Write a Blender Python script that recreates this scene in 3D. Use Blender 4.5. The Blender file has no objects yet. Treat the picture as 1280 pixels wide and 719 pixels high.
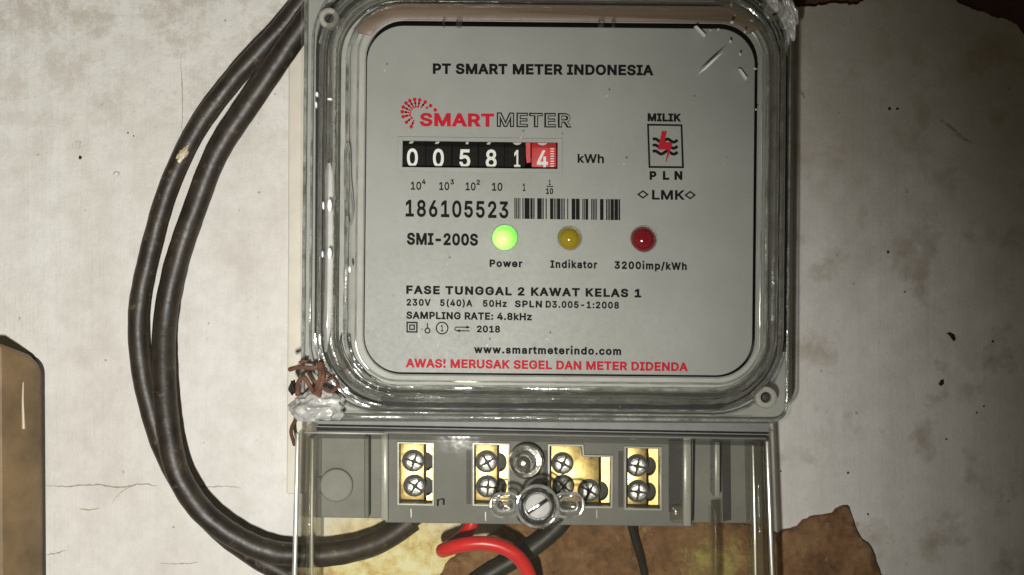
import bpy, bmesh, math, random
from mathutils import Vector, noise, Matrix

random.seed(7)
S = bpy.context.scene
COL = S.collection
R = math.radians

# ------------------------------------------------------------------ camera
CAM = 0.40          # camera to wall, metres
F = 0.714           # frame width per metre of distance
cam_d = bpy.data.cameras.new('camera')
cam_d.sensor_width = 36.0
cam_d.lens = 36.0 / F
cam_d.clip_start = 0.01
cam_d.clip_end = 20.0
cam = bpy.data.objects.new('camera', cam_d)
cam.location = (0, -CAM, 0)
cam.rotation_euler = (R(90), 0, 0)
COL.objects.link(cam)
S.camera = cam

# ------------------------------------------------------------------ dark room, faint even light
w = bpy.data.worlds.new('World')
S.world = w
w.use_nodes = True
w.node_tree.nodes['Background'].inputs['Color'].default_value = (1.0, 0.86, 0.60, 1)
w.node_tree.nodes['Background'].inputs['Strength'].default_value = 0.05


# ------------------------------------------------------------------ the phone torch: two small leds beside the lens
def torch(name, loc, target, power):
    d = bpy.data.lights.new(name, 'SPOT')
    d.energy = power
    d.color = (1.0, 0.975, 0.93)
    d.spot_size = R(80)
    d.spot_blend = 1.0
    d.shadow_soft_size = 0.0035
    o = bpy.data.objects.new(name, d)
    o.location = loc
    o.rotation_euler = (Vector(target) - Vector(loc)).to_track_quat('-Z', 'Y').to_euler()
    COL.objects.link(o)


TARGET = (-0.126, 0, -0.062)
torch('torch_light', (-0.026, -0.402, -0.062), TARGET, 3.65)
torch('torch_light', (-0.026, -0.402, -0.070), TARGET, 3.65)

S.view_settings.view_transform = 'Standard'
S.view_settings.look = 'None'
S.view_settings.gamma = 1.0
S.view_settings.exposure = 0.0
S.cycles.max_bounces = 16
S.cycles.transparent_max_bounces = 48
S.cycles.transmission_bounces = 12
S.cycles.sample_clamp_indirect = 3.0
S.cycles.caustics_refractive = True


# ------------------------------------------------------------------ helpers
def wp(px, py, h):
    """photograph pixel seen at height h above the wall -> point in the place"""
    s = F * (CAM - h) / 1280.0
    return Vector(((px - 640.0) * s, -h, (359.5 - py) * s))


def pxs(h):
    return F * (CAM - h) / 1280.0


WORLD = {}


def link(name, me, parent=None, loc=None):
    o = bpy.data.objects.new(name, me)
    COL.objects.link(o)
    if loc is None:
        loc = Vector((0, 0, 0))
    WORLD[o] = Vector(loc)
    if parent is not None:
        o.parent = parent
        o.location = Vector(loc) - WORLD[parent]
    else:
        o.location = loc
    return o


def tag(o, label=None, cat=None, group=None, kind=None):
    if label: o['label'] = label
    if cat: o['category'] = cat
    if group: o['group'] = group
    if kind: o['kind'] = kind
    return o


def thing(name, loc, label, cat, group=None):
    return tag(link(name, None, None, loc), label, cat, group)


def finish(name, verts, faces, mats, parent=None, bevel=0, seg=2, smooth=True, angle=35, midx=None):
    """verts in world metres -> one mesh object with its origin at its own centre"""
    lo = Vector((min(v[i] for v in verts) for i in range(3)))
    hi = Vector((max(v[i] for v in verts) for i in range(3)))
    c = (lo + hi) / 2
    me = bpy.data.meshes.new(name)
    me.from_pydata([Vector(v) - c for v in verts], [], faces)
    if not isinstance(mats, (list, tuple)):
        mats = [mats]
    for m in mats:
        me.materials.append(m)
    if midx:
        for p, i in zip(me.polygons, midx):
            p.material_index = i
    bm = bmesh.new()
    bm.from_mesh(me)
    bmesh.ops.recalc_face_normals(bm, faces=bm.faces)
    if bevel > 0:
        ed = [e for e in bm.edges if len(e.link_faces) == 2 and e.calc_face_angle(0) > R(30)]
        bmesh.ops.bevel(bm, geom=ed, offset=bevel, segments=seg, affect='EDGES', profile=0.5, clamp_overlap=True)
    bm.to_mesh(me)
    bm.free()
    if smooth:
        for p in me.polygons:
            p.use_smooth = True
        me.set_sharp_from_angle(angle=R(angle))
    me.update()
    return link(name, me, parent, c)


def rot_px(pts, deg, c):
    a = R(deg)
    ca, sa = math.cos(a), math.sin(a)
    return [(c[0] + (x - c[0]) * ca - (y - c[1]) * sa, c[1] + (x - c[0]) * sa + (y - c[1]) * ca) for x, y in pts]


def rr(x0, y0, x1, y1, r, n=8, rot=0.0):
    pts = []
    for cx, cy, a0 in ((x1 - r, y0 + r, -90), (x1 - r, y1 - r, 0), (x0 + r, y1 - r, 90), (x0 + r, y0 + r, 180)):
        for i in range(n + 1):
            a = R(a0 + 90.0 * i / n)
            pts.append((cx + r * math.cos(a), cy + r * math.sin(a)))
    if rot:
        pts = rot_px(pts, rot, ((x0 + x1) / 2, (y0 + y1) / 2))
    return pts


def circle(cx, cy, r, n=24, ry=None):
    ry = ry or r
    return [(cx + r * math.cos(2 * math.pi * i / n), cy + ry * math.sin(2 * math.pi * i / n)) for i in range(n)]


def prism_geo(poly, h0, h1):
    f = [wp(x, y, h1) for x, y in poly]
    n = len(f)
    verts = f + [Vector((p.x, -h0, p.z)) for p in f]
    faces = [list(range(n)), list(range(2 * n - 1, n - 1, -1))]
    for i in range(n):
        j = (i + 1) % n
        faces.append([i, i + n, j + n, j])
    return verts, faces


def prism(name, poly, h0, h1, mat, parent=None, bevel=0, seg=2, **k):
    v, f = prism_geo(poly, h0, h1)
    return finish(name, v, f, mat, parent, bevel, seg, **k)


def loft_geo(rings, cap0=False, cap1=True):
    """rings: list of (poly_px, h), all with the same number of points"""
    n = len(rings[0][0])
    verts, faces, idx = [], [], []
    for poly, h in rings:
        verts += [wp(x, y, h) for x, y in poly]
    for k in range(len(rings) - 1):
        for i in range(n):
            j = (i + 1) % n
            faces.append([k * n + i, k * n + j, (k + 1) * n + j, (k + 1) * n + i])
            idx.append(k)
    if cap1:
        faces.append([(len(rings) - 1) * n + i for i in range(n)]); idx.append(len(rings) - 1)
    if cap0:
        faces.append([i for i in range(n)][::-1]); idx.append(-1)
    return verts, faces, idx


def merge(parts):
    V, Fc = [], []
    for v, f in parts:
        b = len(V)
        V += v
        Fc += [[i + b for i in q] for q in f]
    return V, Fc


def flat(name, loops, h, thick, mat, parent=None, bevel=0.0):
    """a plate with holes: loops of photograph pixels, front at height h"""
    cu = bpy.data.curves.new(name, 'CURVE')
    cu.dimensions = '2D'
    cu.fill_mode = 'BOTH'
    cu.extrude = max(thick / 2 - bevel, 0)
    cu.bevel_depth = bevel
    cu.bevel_resolution = 1
    if bevel:
        cu.offset = -bevel
    for lp in loops:
        sp = cu.splines.new('POLY')
        sp.points.add(len(lp) - 1)
        for q, (x, y) in zip(sp.points, lp):
            p = wp(x, y, h)
            q.co = (p.x, p.z, 0, 1)
        sp.use_cyclic_u = True
    o = bpy.data.objects.new(name, cu)
    me = bpy.data.meshes.new_from_object(o)
    vs = [Vector((v.co.x, -(h - thick / 2 + v.co.z), v.co.y)) for v in me.vertices]
    fs = [list(p.vertices) for p in me.polygons]
    bpy.data.meshes.remove(me)
    bpy.data.objects.remove(o)
    bpy.data.curves.remove(cu)
    return finish(name, vs, fs, mat, parent)


def catmull(pts, n=10):
    out = []
    P = [Vector(p) for p in pts]
    P = [2 * P[0] - P[1]] + P + [2 * P[-1] - P[-2]]
    for i in range(1, len(P) - 2):
        for k in range(n):
            t = k / n
            a, b, c, d = P[i - 1], P[i], P[i + 1], P[i + 2]
            out.append(0.5 * ((2 * b) + (c - a) * t + (2 * a - 5 * b + 4 * c - d) * t * t + (3 * b - a - 3 * c + d) * t ** 3))
    out.append(P[-2])
    return out


def tube_geo(path, r, n=14, wob=0.0):
    rad = r if callable(r) else (lambda t: r)
    verts, faces = [], []
    T = None
    up = Vector((0, -1, 0))
    m = len(path)
    for i, p in enumerate(path):
        t = (path[min(i + 1, m - 1)] - path[max(i - 1, 0)]).normalized()
        if T is None:
            s = t.cross(up)
            if s.length < 1e-6: s = t.cross(Vector((1, 0, 0)))
            s.normalize()
        else:
            s = (s - t * s.dot(t)).normalized()
        T = t
        b = t.cross(s)
        for k in range(n):
            a = 2 * math.pi * k / n
            q = rad(i / (m - 1))
            if wob:
                q *= 1 + wob * noise.noise(Vector((p.x * 300 + math.cos(a), p.y * 300 + math.sin(a), p.z * 300)))
            verts.append(p + (s * math.cos(a) + b * math.sin(a)) * q)
    for i in range(m - 1):
        for k in range(n):
            l = (k + 1) % n
            faces.append([i * n + k, i * n + l, (i + 1) * n + l, (i + 1) * n + k])
    faces.append(list(range(n))[::-1])
    faces.append([(m - 1) * n + k for k in range(n)])
    return verts, faces


def tube(name, pts, r, mat, parent=None, n=14, sub=10, wob=0.0):
    """pts: (px, py, h)"""
    v, f = tube_geo(catmull([wp(*p) for p in pts], sub), r, n, wob)
    return finish(name, v, f, mat, parent)


# ------------------------------------------------------------------ materials
def new_mat(name):
    m = bpy.data.materials.new(name)
    m.use_nodes = True
    nt = m.node_tree
    b = nt.nodes['Principled BSDF']
    return m, nt, b


def rgb(c):
    return (c[0], c[1], c[2], 1)


def add_noise(nt, scale, detail=6, rough=0.6, vec=None, stretch=None):
    tc = nt.nodes.new('ShaderNodeTexCoord')
    n = nt.nodes.new('ShaderNodeTexNoise')
    n.inputs['Scale'].default_value = scale
    n.inputs['Detail'].default_value = detail
    n.inputs['Roughness'].default_value = rough
    src = tc.outputs['Object']
    if stretch:
        mp = nt.nodes.new('ShaderNodeMapping')
        mp.inputs['Scale'].default_value = stretch
        nt.links.new(src, mp.inputs['Vector'])
        src = mp.outputs['Vector']
    nt.links.new(src, n.inputs['Vector'])
    return n


def ramp(nt, src, stops):
    r = nt.nodes.new('ShaderNodeValToRGB')
    while len(r.color_ramp.elements) < len(stops):
        r.color_ramp.elements.new(0.5)
    for e, (p, c) in zip(r.color_ramp.elements, stops):
        e.position = p
        e.color = c if len(c) == 4 else rgb(c)
    nt.links.new(src, r.inputs['Fac'])
    return r


def mixc(nt, a, b, fac, mode='MIX'):
    m = nt.nodes.new('ShaderNodeMix')
    m.data_type = 'RGBA'
    m.blend_type = mode
    for s, v in ((m.inputs[6], a), (m.inputs[7], b)):
        if hasattr(v, 'node'): nt.links.new(v, s)
        else: s.default_value = rgb(v)
    if hasattr(fac, 'node'): nt.links.new(fac, m.inputs[0])
    else: m.inputs[0].default_value = fac
    return m.outputs[2]


def bump(nt, b, src, strength, dist=0.0005, prev=None):
    bp = nt.nodes.new('ShaderNodeBump')
    bp.inputs['Strength'].default_value = strength
    bp.inputs['Distance'].default_value = dist
    nt.links.new(src, bp.inputs['Height'])
    if prev is not None:
        nt.links.new(prev, bp.inputs['Normal'])
    nt.links.new(bp.outputs['Normal'], b.inputs['Normal'])
    return bp.outputs['Normal']


def simple(name, col, rough=0.5, metal=0.0, var=0.15, scale=250, bmp=0.15, bscale=900, dirt=None, dirt_at=0.62, spec=0.5, stretch=None):
    m, nt, b = new_mat(name)
    n1 = add_noise(nt, scale, stretch=stretch)
    dark = tuple(c * (1 - var) for c in col)
    lite = tuple(min(c * (1 + var), 1) for c in col)
    c = ramp(nt, n1.outputs['Fac'], [(0.3, dark), (0.7, lite)]).outputs['Color']
    if dirt:
        n3 = add_noise(nt, scale * 2.3, 8, 0.7)
        f = ramp(nt, n3.outputs['Fac'], [(dirt_at, (0, 0, 0)), (dirt_at + 0.12, (1, 1, 1))]).outputs['Color']
        c = mixc(nt, c, dirt, f)
    nt.links.new(c, b.inputs['Base Color'])
    b.inputs['Metallic'].default_value = metal
    b.inputs['Specular IOR Level'].default_value = spec
    rr_ = nt.nodes.new('ShaderNodeMapRange')
    rr_.inputs['To Min'].default_value = max(rough - 0.12, 0.03)
    rr_.inputs['To Max'].default_value = min(rough + 0.12, 1)
    n2 = add_noise(nt, bscale, 4)
    nt.links.new(n2.outputs['Fac'], rr_.inputs['Value'])
    nt.links.new(rr_.outputs['Result'], b.inputs['Roughness'])
    if bmp:
        bump(nt, b, n2.outputs['Fac'], bmp, 0.0002)
    return m


def plaster():
    m, nt, b = new_mat('plaster')
    big = add_noise(nt, 14, 8, 0.62)
    c = ramp(nt, big.outputs['Fac'], [(0.28, (0.67, 0.642, 0.585)), (0.48, (0.74, 0.722, 0.675)), (0.72, (0.79, 0.775, 0.735))]).outputs['Color']
    # vertical trowel streaks
    st = add_noise(nt, 60, 6, 0.6, stretch=(1.6, 1, 0.18))
    f = ramp(nt, st.outputs['Fac'], [(0.42, (0, 0, 0)), (0.72, (1, 1, 1))]).outputs['Color']
    f2 = mixc(nt, (0, 0, 0), f, 0.22)
    c = mixc(nt, c, (0.56, 0.51, 0.43), f2)
    sm = add_noise(nt, 170, 5, 0.65)
    c = mixc(nt, c, ramp(nt, sm.outputs['Fac'], [(0.3, (0.62, 0.60, 0.56)), (0.62, (1, 1, 1))]).outputs['Color'], 0.30, 'MULTIPLY')
    # grey smears
    g = add_noise(nt, 33, 9, 0.7)
    f = ramp(nt, g.outputs['Fac'], [(0.56, (0, 0, 0)), (0.74, (0.38, 0.38, 0.38))]).outputs['Color']
    c = mixc(nt, c, (0.47, 0.43, 0.36), f)
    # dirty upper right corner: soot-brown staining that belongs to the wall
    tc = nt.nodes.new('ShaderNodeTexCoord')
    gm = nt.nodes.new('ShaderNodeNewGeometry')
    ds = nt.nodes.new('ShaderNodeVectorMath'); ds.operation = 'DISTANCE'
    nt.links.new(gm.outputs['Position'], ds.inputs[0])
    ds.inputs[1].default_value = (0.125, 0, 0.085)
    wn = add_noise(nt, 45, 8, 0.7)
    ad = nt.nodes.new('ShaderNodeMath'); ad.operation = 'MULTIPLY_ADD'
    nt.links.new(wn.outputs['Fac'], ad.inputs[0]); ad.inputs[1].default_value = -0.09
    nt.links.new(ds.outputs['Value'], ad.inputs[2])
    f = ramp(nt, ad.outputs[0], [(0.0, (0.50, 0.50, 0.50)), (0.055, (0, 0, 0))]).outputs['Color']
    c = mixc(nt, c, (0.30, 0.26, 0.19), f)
    # grime that has settled on the upper part of the plaster
    sx = nt.nodes.new('ShaderNodeSeparateXYZ'); nt.links.new(gm.outputs['Position'], sx.inputs[0])
    gz = ramp(nt, sx.outputs['Z'], [(0.015, (0, 0, 0)), (0.09, (1, 1, 1))]).outputs['Color']
    gn = add_noise(nt, 120, 9, 0.75)
    gf = ramp(nt, gn.outputs['Fac'], [(0.46, (0, 0, 0)), (0.60, (0.75, 0.75, 0.75))]).outputs['Color']
    c = mixc(nt, c, (0.45, 0.41, 0.33), mixc(nt, gz, gf, 1.0, 'MULTIPLY'))
    # soft brown damp spots, mostly on the right-hand side
    gx = ramp(nt, sx.outputs['X'], [(0.055, (0.12, 0.12, 0.12)), (0.09, (1, 1, 1))]).outputs['Color']
    dn = add_noise(nt, 75, 5, 0.6)
    df_ = ramp(nt, dn.outputs['Fac'], [(0.56, (0, 0, 0)), (0.70, (0.6, 0.6, 0.6))]).outputs['Color']
    c = mixc(nt, c, (0.34, 0.27, 0.18), mixc(nt, gx, df_, 1.0, 'MULTIPLY'))
    # yellow-gold glare under the meter, painted into the plaster colour
    dy = nt.nodes.new('ShaderNodeVectorMath'); dy.operation = 'DISTANCE'
    sc_ = nt.nodes.new('ShaderNodeVectorMath'); sc_.operation = 'MULTIPLY'
    sc_.inputs[1].default_value = (0.8, 1, 1)
    nt.links.new(gm.outputs['Position'], sc_.inputs[0])
    nt.links.new(sc_.outputs[0], dy.inputs[0])
    q_ = wp(505, 735, 0)
    dy.inputs[1].default_value = (q_.x * 0.8, 0, q_.z)
    ay = nt.nodes.new('ShaderNodeMath'); ay.operation = 'MULTIPLY_ADD'
    nt.links.new(wn.outputs['Fac'], ay.inputs[0]); ay.inputs[1].default_value = 0.016
    nt.links.new(dy.outputs['Value'], ay.inputs[2])
    f = ramp(nt, ay.outputs[0], [(0.024, (0.9, 0.9, 0.9)), (0.034, (0, 0, 0))]).outputs['Color']
    yn = add_noise(nt, 150, 7, 0.7)
    yc_ = ramp(nt, yn.outputs['Fac'], [(0.36, (0.50, 0.34, 0.10)), (0.46, (0.74, 0.62, 0.26)), (0.58, (0.85, 0.82, 0.52))]).outputs['Color']
    c = mixc(nt, c, yc_, f)
    # little pits and specks
    v = nt.nodes.new('ShaderNodeTexVoronoi')
    v.inputs['Scale'].default_value = 210
    v.inputs['Randomness'].default_value = 1.0
    pn = add_noise(nt, 900, 3, 0.6)
    pv = nt.nodes.new('ShaderNodeVectorMath'); pv.operation = 'MULTIPLY_ADD'
    nt.links.new(pn.outputs['Color'], pv.inputs[0]); pv.inputs[1].default_value = (0.0022, 0.0022, 0.0022)
    nt.links.new(tc.outputs['Object'], pv.inputs[2])
    nt.links.new(pv.outputs[0], v.inputs['Vector'])
    pick = nt.nodes.new('ShaderNodeSeparateColor')
    nt.links.new(v.outputs['Color'], pick.inputs[0])
    rad = nt.nodes.new('ShaderNodeMapRange')
    rad.inputs['From Min'].default_value = 0.55; rad.inputs['From Max'].default_value = 1.0
    rad.inputs['To Min'].default_value = 0.0; rad.inputs['To Max'].default_value = 0.10
    nt.links.new(pick.outputs[0], rad.inputs['Value'])
    lt = nt.nodes.new('ShaderNodeMath'); lt.operation = 'LESS_THAN'
    nt.links.new(v.outputs['Distance'], lt.inputs[0]); nt.links.new(rad.outputs['Result'], lt.inputs[1])
    f3 = nt.nodes.new('ShaderNodeMath'); f3.operation = 'MULTIPLY'
    nt.links.new(lt.outputs[0], f3.inputs[0]); f3.inputs[1].default_value = 0.5
    c = mixc(nt, c, (0.13, 0.10, 0.065), f3.outputs[0])
    nt.links.new(c, b.inputs['Base Color'])
    b.inputs['Roughness'].default_value = 0.82
    b.inputs['Specular IOR Level'].default_value = 0.25
    fine = add_noise(nt, 700, 8, 0.75)
    p = bump(nt, b, fine.outputs['Fac'], 0.5, 0.0007)
    scr = add_noise(nt, 240, 5, 0.6, stretch=(2.2, 1, 0.12))
    p = bump(nt, b, scr.outputs['Fac'], 0.35, 0.0008, p)
    p = bump(nt, b, g.outputs['Fac'], 0.5, 0.002, p)
    inv = nt.nodes.new('ShaderNodeMath'); inv.operation = 'SUBTRACT'; inv.inputs[0].default_value = 1
    nt.links.new(lt.outputs[0], inv.inputs[1])
    bump(nt, b, inv.outputs[0], 0.6, 0.0006, p)
    return m


def clear_plastic(name, tint, refr=0.0, gloss_rough=0.04, haze=0.0, smear=0.25, ior=1.5, edge=1.0):
    """see-through plastic: what is not mirrored at the surface goes through, part of it bent"""
    m = bpy.data.materials.new(name)
    m.use_nodes = True
    nt = m.node_tree
    nt.nodes.clear()
    out = nt.nodes.new('ShaderNodeOutputMaterial')
    tr = nt.nodes.new('ShaderNodeBsdfTransparent'); tr.inputs[0].default_value = rgb(tint)
    body = tr.outputs[0]
    if refr:
        rf = nt.nodes.new('ShaderNodeBsdfRefraction')
        rf.inputs['Color'].default_value = rgb(tint); rf.inputs['IOR'].default_value = 1.47
        rf.inputs['Roughness'].default_value = 0.03
        mx = nt.nodes.new('ShaderNodeMixShader'); mx.inputs[0].default_value = refr
        nt.links.new(body, mx.inputs[1]); nt.links.new(rf.outputs[0], mx.inputs[2])
        body = mx.outputs[0]
    if haze:
        df = nt.nodes.new('ShaderNodeBsdfDiffuse'); df.inputs[0].default_value = (0.6, 0.58, 0.5, 1)
        n = add_noise(nt, 90, 8, 0.7)
        f = ramp(nt, n.outputs['Fac'], [(0.25, (haze * .4, haze * .4, haze * .4)), (0.75, (haze, haze, haze))])
        mx = nt.nodes.new('ShaderNodeMixShader')
        nt.links.new(f.outputs['Color'], mx.inputs[0])
        nt.links.new(body, mx.inputs[1]); nt.links.new(df.outputs[0], mx.inputs[2])
        body = mx.outputs[0]
    gl = nt.nodes.new('ShaderNodeBsdfGlossy'); gl.inputs['Roughness'].default_value = gloss_rough
    fr = nt.nodes.new('ShaderNodeFresnel'); fr.inputs['IOR'].default_value = ior
    mx = nt.nodes.new('ShaderNodeMixShader')
    cut = nt.nodes.new('ShaderNodeMath'); cut.operation = 'MULTIPLY'; cut.inputs[1].default_value = edge
    nt.links.new(fr.outputs[0], cut.inputs[0])
    nt.links.new(cut.outputs[0], mx.inputs[0])
    nt.links.new(body, mx.inputs[1]); nt.links.new(gl.outputs[0], mx.inputs[2])
    n = add_noise(nt, 110 if not refr else 330, 3, 0.55)
    bp = nt.nodes.new('ShaderNodeBump'); bp.inputs['Strength'].default_value = smear; bp.inputs['Distance'].default_value = 0.0006
    nt.links.new(n.outputs['Fac'], bp.inputs['Height'])
    nt.links.new(bp.outputs[0], gl.inputs['Normal'])
    if refr:
        nt.links.new(bp.outputs[0], rf.inputs['Normal'])
    nt.links.new(mx.outputs[0], out.inputs['Surface'])
    return m


def led_mat(name, col, emit=None, strength=0.0):
    m, nt, b = new_mat(name)
    b.inputs['Base Color'].default_value = rgb(col)
    b.inputs['Roughness'].default_value = 0.12
    if emit:
        lw = nt.nodes.new('ShaderNodeTexCoord')
        g = nt.nodes.new('ShaderNodeVectorMath'); g.operation = 'DISTANCE'
        nt.links.new(lw.outputs['Object'], g.inputs[0])
        g.inputs[1].default_value = (-0.0006, -0.002, -0.0007)
        r = ramp(nt, g.outputs['Value'], [(0.0, (0.72, 1.0, 0.28)), (0.0018, (0.30, 0.95, 0.02)), (0.0033, (0.03, 0.42, 0.01))])
        sc = nt.nodes.new('ShaderNodeMath')
        nt.links.new(r.outputs['Color'], b.inputs['Emission Color'])
        b.inputs['Emission Strength'].default_value = strength
    return m


M = {}
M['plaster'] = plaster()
M['face'] = simple('face_plastic', (0.335, 0.345, 0.33), 0.5, var=0.05, scale=60, bmp=0.05, dirt=(0.36, 0.35, 0.31), dirt_at=0.70)
def face_finish():
    m = M['face']; nt = m.node_tree; b = nt.nodes['Principled BSDF']
    src = b.inputs['Base Color'].links[0].from_socket
    n = add_noise(nt, 900, 6, 0.75)
    f = ramp(nt, n.outputs['Fac'], [(0.60, (0, 0, 0)), (0.72, (0.5, 0.5, 0.5))]).outputs['Color']
    c = mixc(nt, src, (0.24, 0.23, 0.20), f)
    n = add_noise(nt, 26, 6, 0.6)
    c = mixc(nt, c, ramp(nt, n.outputs['Fac'], [(0.35, (0.86, 0.87, 0.84)), (0.65, (1.0, 0.99, 0.97))]).outputs['Color'], 0.9, 'MULTIPLY')
    nt.links.new(c, b.inputs['Base Color'])


face_finish()
M['grey'] = simple('grey_plastic', (0.40, 0.405, 0.385), 0.36, var=0.10, scale=120, bmp=0.1, dirt=(0.20, 0.18, 0.14), dirt_at=0.66)
M['grey_light'] = simple('light_grey_plastic', (0.33, 0.335, 0.315), 0.28, var=0.10, scale=160, bmp=0.08)
M['plate'] = simple('plate_grey_plastic', (0.22, 0.225, 0.212), 0.55, spec=0.3, var=0.12, scale=140, bmp=0.1, dirt=(0.30, 0.28, 0.23), dirt_at=0.68)
M['bezel'] = simple('bezel_plastic', (0.52, 0.525, 0.49), 0.30, var=0.10, scale=160, bmp=0.08)
M['block'] = simple('terminal_grey_plastic', (0.165, 0.17, 0.162), 0.62, spec=0.25, var=0.10, scale=140, bmp=0.1, dirt=(0.30, 0.28, 0.23), dirt_at=0.68)
M['slot'] = simple('slot_shade_grey', (0.035, 0.036, 0.034), 0.6, var=0.2, bmp=0.05)
M['dark'] = simple('dark_recess_plastic', (0.015, 0.015, 0.013), 0.6, var=0.2, bmp=0.05)
M['brown_band'] = simple('brown_reflection', (0.19, 0.135, 0.095), 0.45, var=0.35, scale=120, bmp=0.1, stretch=(0.12, 1, 3.0))
M['ink'] = simple('black_ink', (0.004, 0.004, 0.004), 0.55, var=0.1, bmp=0, spec=0.08)
M['red_ink'] = simple('red_ink', (0.50, 0.012, 0.03), 0.5, var=0.12, bmp=0, spec=0.08)
M['white_ink'] = simple('white_ink', (0.82, 0.82, 0.78), 0.5, var=0.04, bmp=0, spec=0.08)
M['wheel_black'] = simple('wheel_black_plastic', (0.008, 0.008, 0.007), 0.7, spec=0.15, var=0.3, bmp=0.08)
M['wheel_red'] = simple('wheel_red_plastic', (0.62, 0.045, 0.05), 0.4, var=0.12, bmp=0.08)
M['brass'] = simple('brass', (0.66, 0.49, 0.20), 0.36, 1.0, var=0.18, scale=300, bmp=0.12, dirt=(0.20, 0.12, 0.04), dirt_at=0.57)
M['steel'] = simple('zinc_steel', (0.74, 0.78, 0.82), 0.38, 0.8, var=0.35, scale=600, bmp=1.0, bscale=1400)
M['screw_half'] = simple('dull_nickel', (0.40, 0.39, 0.36), 0.6, 0.1, var=0.2, scale=400, bmp=0.2)
M['steel_dark'] = simple('dirty_steel', (0.10, 0.10, 0.10), 0.4, 0.6, var=0.3, scale=500, bmp=0.2)
M['chrome_dark'] = simple('smoked_plastic', (0.06, 0.06, 0.058), 0.08, 0.0, var=0.2, bmp=0.1, spec=0.9)
M['cable'] = simple('cable_sheath', (0.028, 0.021, 0.014), 0.46, var=0.55, scale=130, bmp=0.4, bscale=700, dirt=(0.12, 0.09, 0.058), dirt_at=0.58)
M['wire_black'] = simple('black_insulation', (0.018, 0.016, 0.013), 0.5, var=0.3, bmp=0.2)
M['wire_red'] = simple('red_insulation', (0.60, 0.020, 0.022), 0.32, var=0.12, scale=200, bmp=0.08)
M['rust'] = simple('rusted_wire', (0.15, 0.065, 0.038), 0.75, var=0.35, scale=900, bmp=0.5)
M['foil'] = simple('crumpled_lead', (0.48, 0.48, 0.45), 0.36, 0.1, var=0.25, scale=300, bmp=0.2, dirt=(0.10, 0.095, 0.085), dirt_at=0.57)
M['cream'] = simple('cream_paint', (0.66, 0.62, 0.52), 0.55, var=0.08, scale=120, bmp=0.15, dirt=(0.34, 0.24, 0.14), dirt_at=0.66)
M['boxbrown'] = simple('brown_painted_box', (0.20, 0.135, 0.07), 0.5, spec=0.3, var=0.35, scale=70, bmp=0.12, dirt=(0.22, 0.17, 0.105), dirt_at=0.66)
M['wood'] = simple('dark_wood', (0.085, 0.034, 0.016), 0.7, var=0.5, scale=90, bmp=0.5, stretch=(0.25, 1, 2.2))
M['speck'] = simple('grime_and_shade', (0.012, 0.010, 0.008), 0.7, var=0.2, bmp=0.2)
M['crack'] = simple('crack_dirt', (0.36, 0.31, 0.23), 0.9, var=0.4, scale=500, bmp=0.2)
M['drip'] = simple('paint_drip', (0.52, 0.44, 0.31), 0.4, var=0.1, bmp=0.05)
M['pane'] = clear_plastic('clear_cover_pane', (0.99, 0.99, 0.98), 0.0, 0.02, 0.0, 0.03)
M['rim'] = clear_plastic('clear_cover_rim', (0.985, 0.99, 0.975), 0.06, 0.05, 0.03, 0.5, 1.5, 0.6)
M['flange'] = clear_plastic('clear_cover_flange', (0.985, 0.99, 0.975), 0.03, 0.07, 0.05, 0.5, 1.5, 0.6)
M['boss'] = clear_plastic('cloudy_boss', (0.97, 0.975, 0.96), 0.05, 0.08, 0.75, 0.4, 1.5, 0.8)
M['tpane'] = clear_plastic('terminal_cover_pane', (0.99, 0.985, 0.95), 0.0, 0.03, 0.012, 0.10)
M['trim'] = clear_plastic('terminal_cover_rim', (0.985, 0.975, 0.93), 0.04, 0.06, 0.08, 0.5, 1.5, 0.6)
M['knob'] = clear_plastic('clear_knob', (0.97, 0.97, 0.95), 0.15, 0.05, 0.03, 0.5)
M['bead'] = clear_plastic('clear_bead', (0.995, 0.995, 0.99), 0.0, 0.035, 0.0, 0.05, 1.6, 1.0)


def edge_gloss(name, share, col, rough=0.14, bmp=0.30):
    """thick moulded edges of clear plastic: silver gloss and pale colour stand in for trapped light"""
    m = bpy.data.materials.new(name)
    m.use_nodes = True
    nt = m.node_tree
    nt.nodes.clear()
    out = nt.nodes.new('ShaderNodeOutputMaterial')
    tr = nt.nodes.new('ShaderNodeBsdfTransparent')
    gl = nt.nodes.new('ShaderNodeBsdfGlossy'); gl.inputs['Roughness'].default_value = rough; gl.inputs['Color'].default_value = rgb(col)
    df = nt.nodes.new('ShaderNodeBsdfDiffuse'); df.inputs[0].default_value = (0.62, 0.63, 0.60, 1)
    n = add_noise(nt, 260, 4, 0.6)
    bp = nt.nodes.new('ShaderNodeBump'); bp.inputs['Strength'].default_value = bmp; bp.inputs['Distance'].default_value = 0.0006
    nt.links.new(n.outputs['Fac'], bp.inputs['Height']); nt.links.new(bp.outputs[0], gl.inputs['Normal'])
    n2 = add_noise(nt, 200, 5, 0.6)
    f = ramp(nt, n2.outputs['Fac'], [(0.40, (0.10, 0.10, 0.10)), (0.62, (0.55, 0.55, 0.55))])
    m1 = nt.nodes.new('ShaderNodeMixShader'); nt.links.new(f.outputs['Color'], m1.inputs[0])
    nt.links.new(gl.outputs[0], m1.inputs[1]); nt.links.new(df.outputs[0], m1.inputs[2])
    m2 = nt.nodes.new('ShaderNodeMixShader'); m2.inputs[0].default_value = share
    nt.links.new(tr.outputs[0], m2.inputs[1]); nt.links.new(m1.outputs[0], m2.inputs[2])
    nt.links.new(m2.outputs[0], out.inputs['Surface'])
    return m


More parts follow.
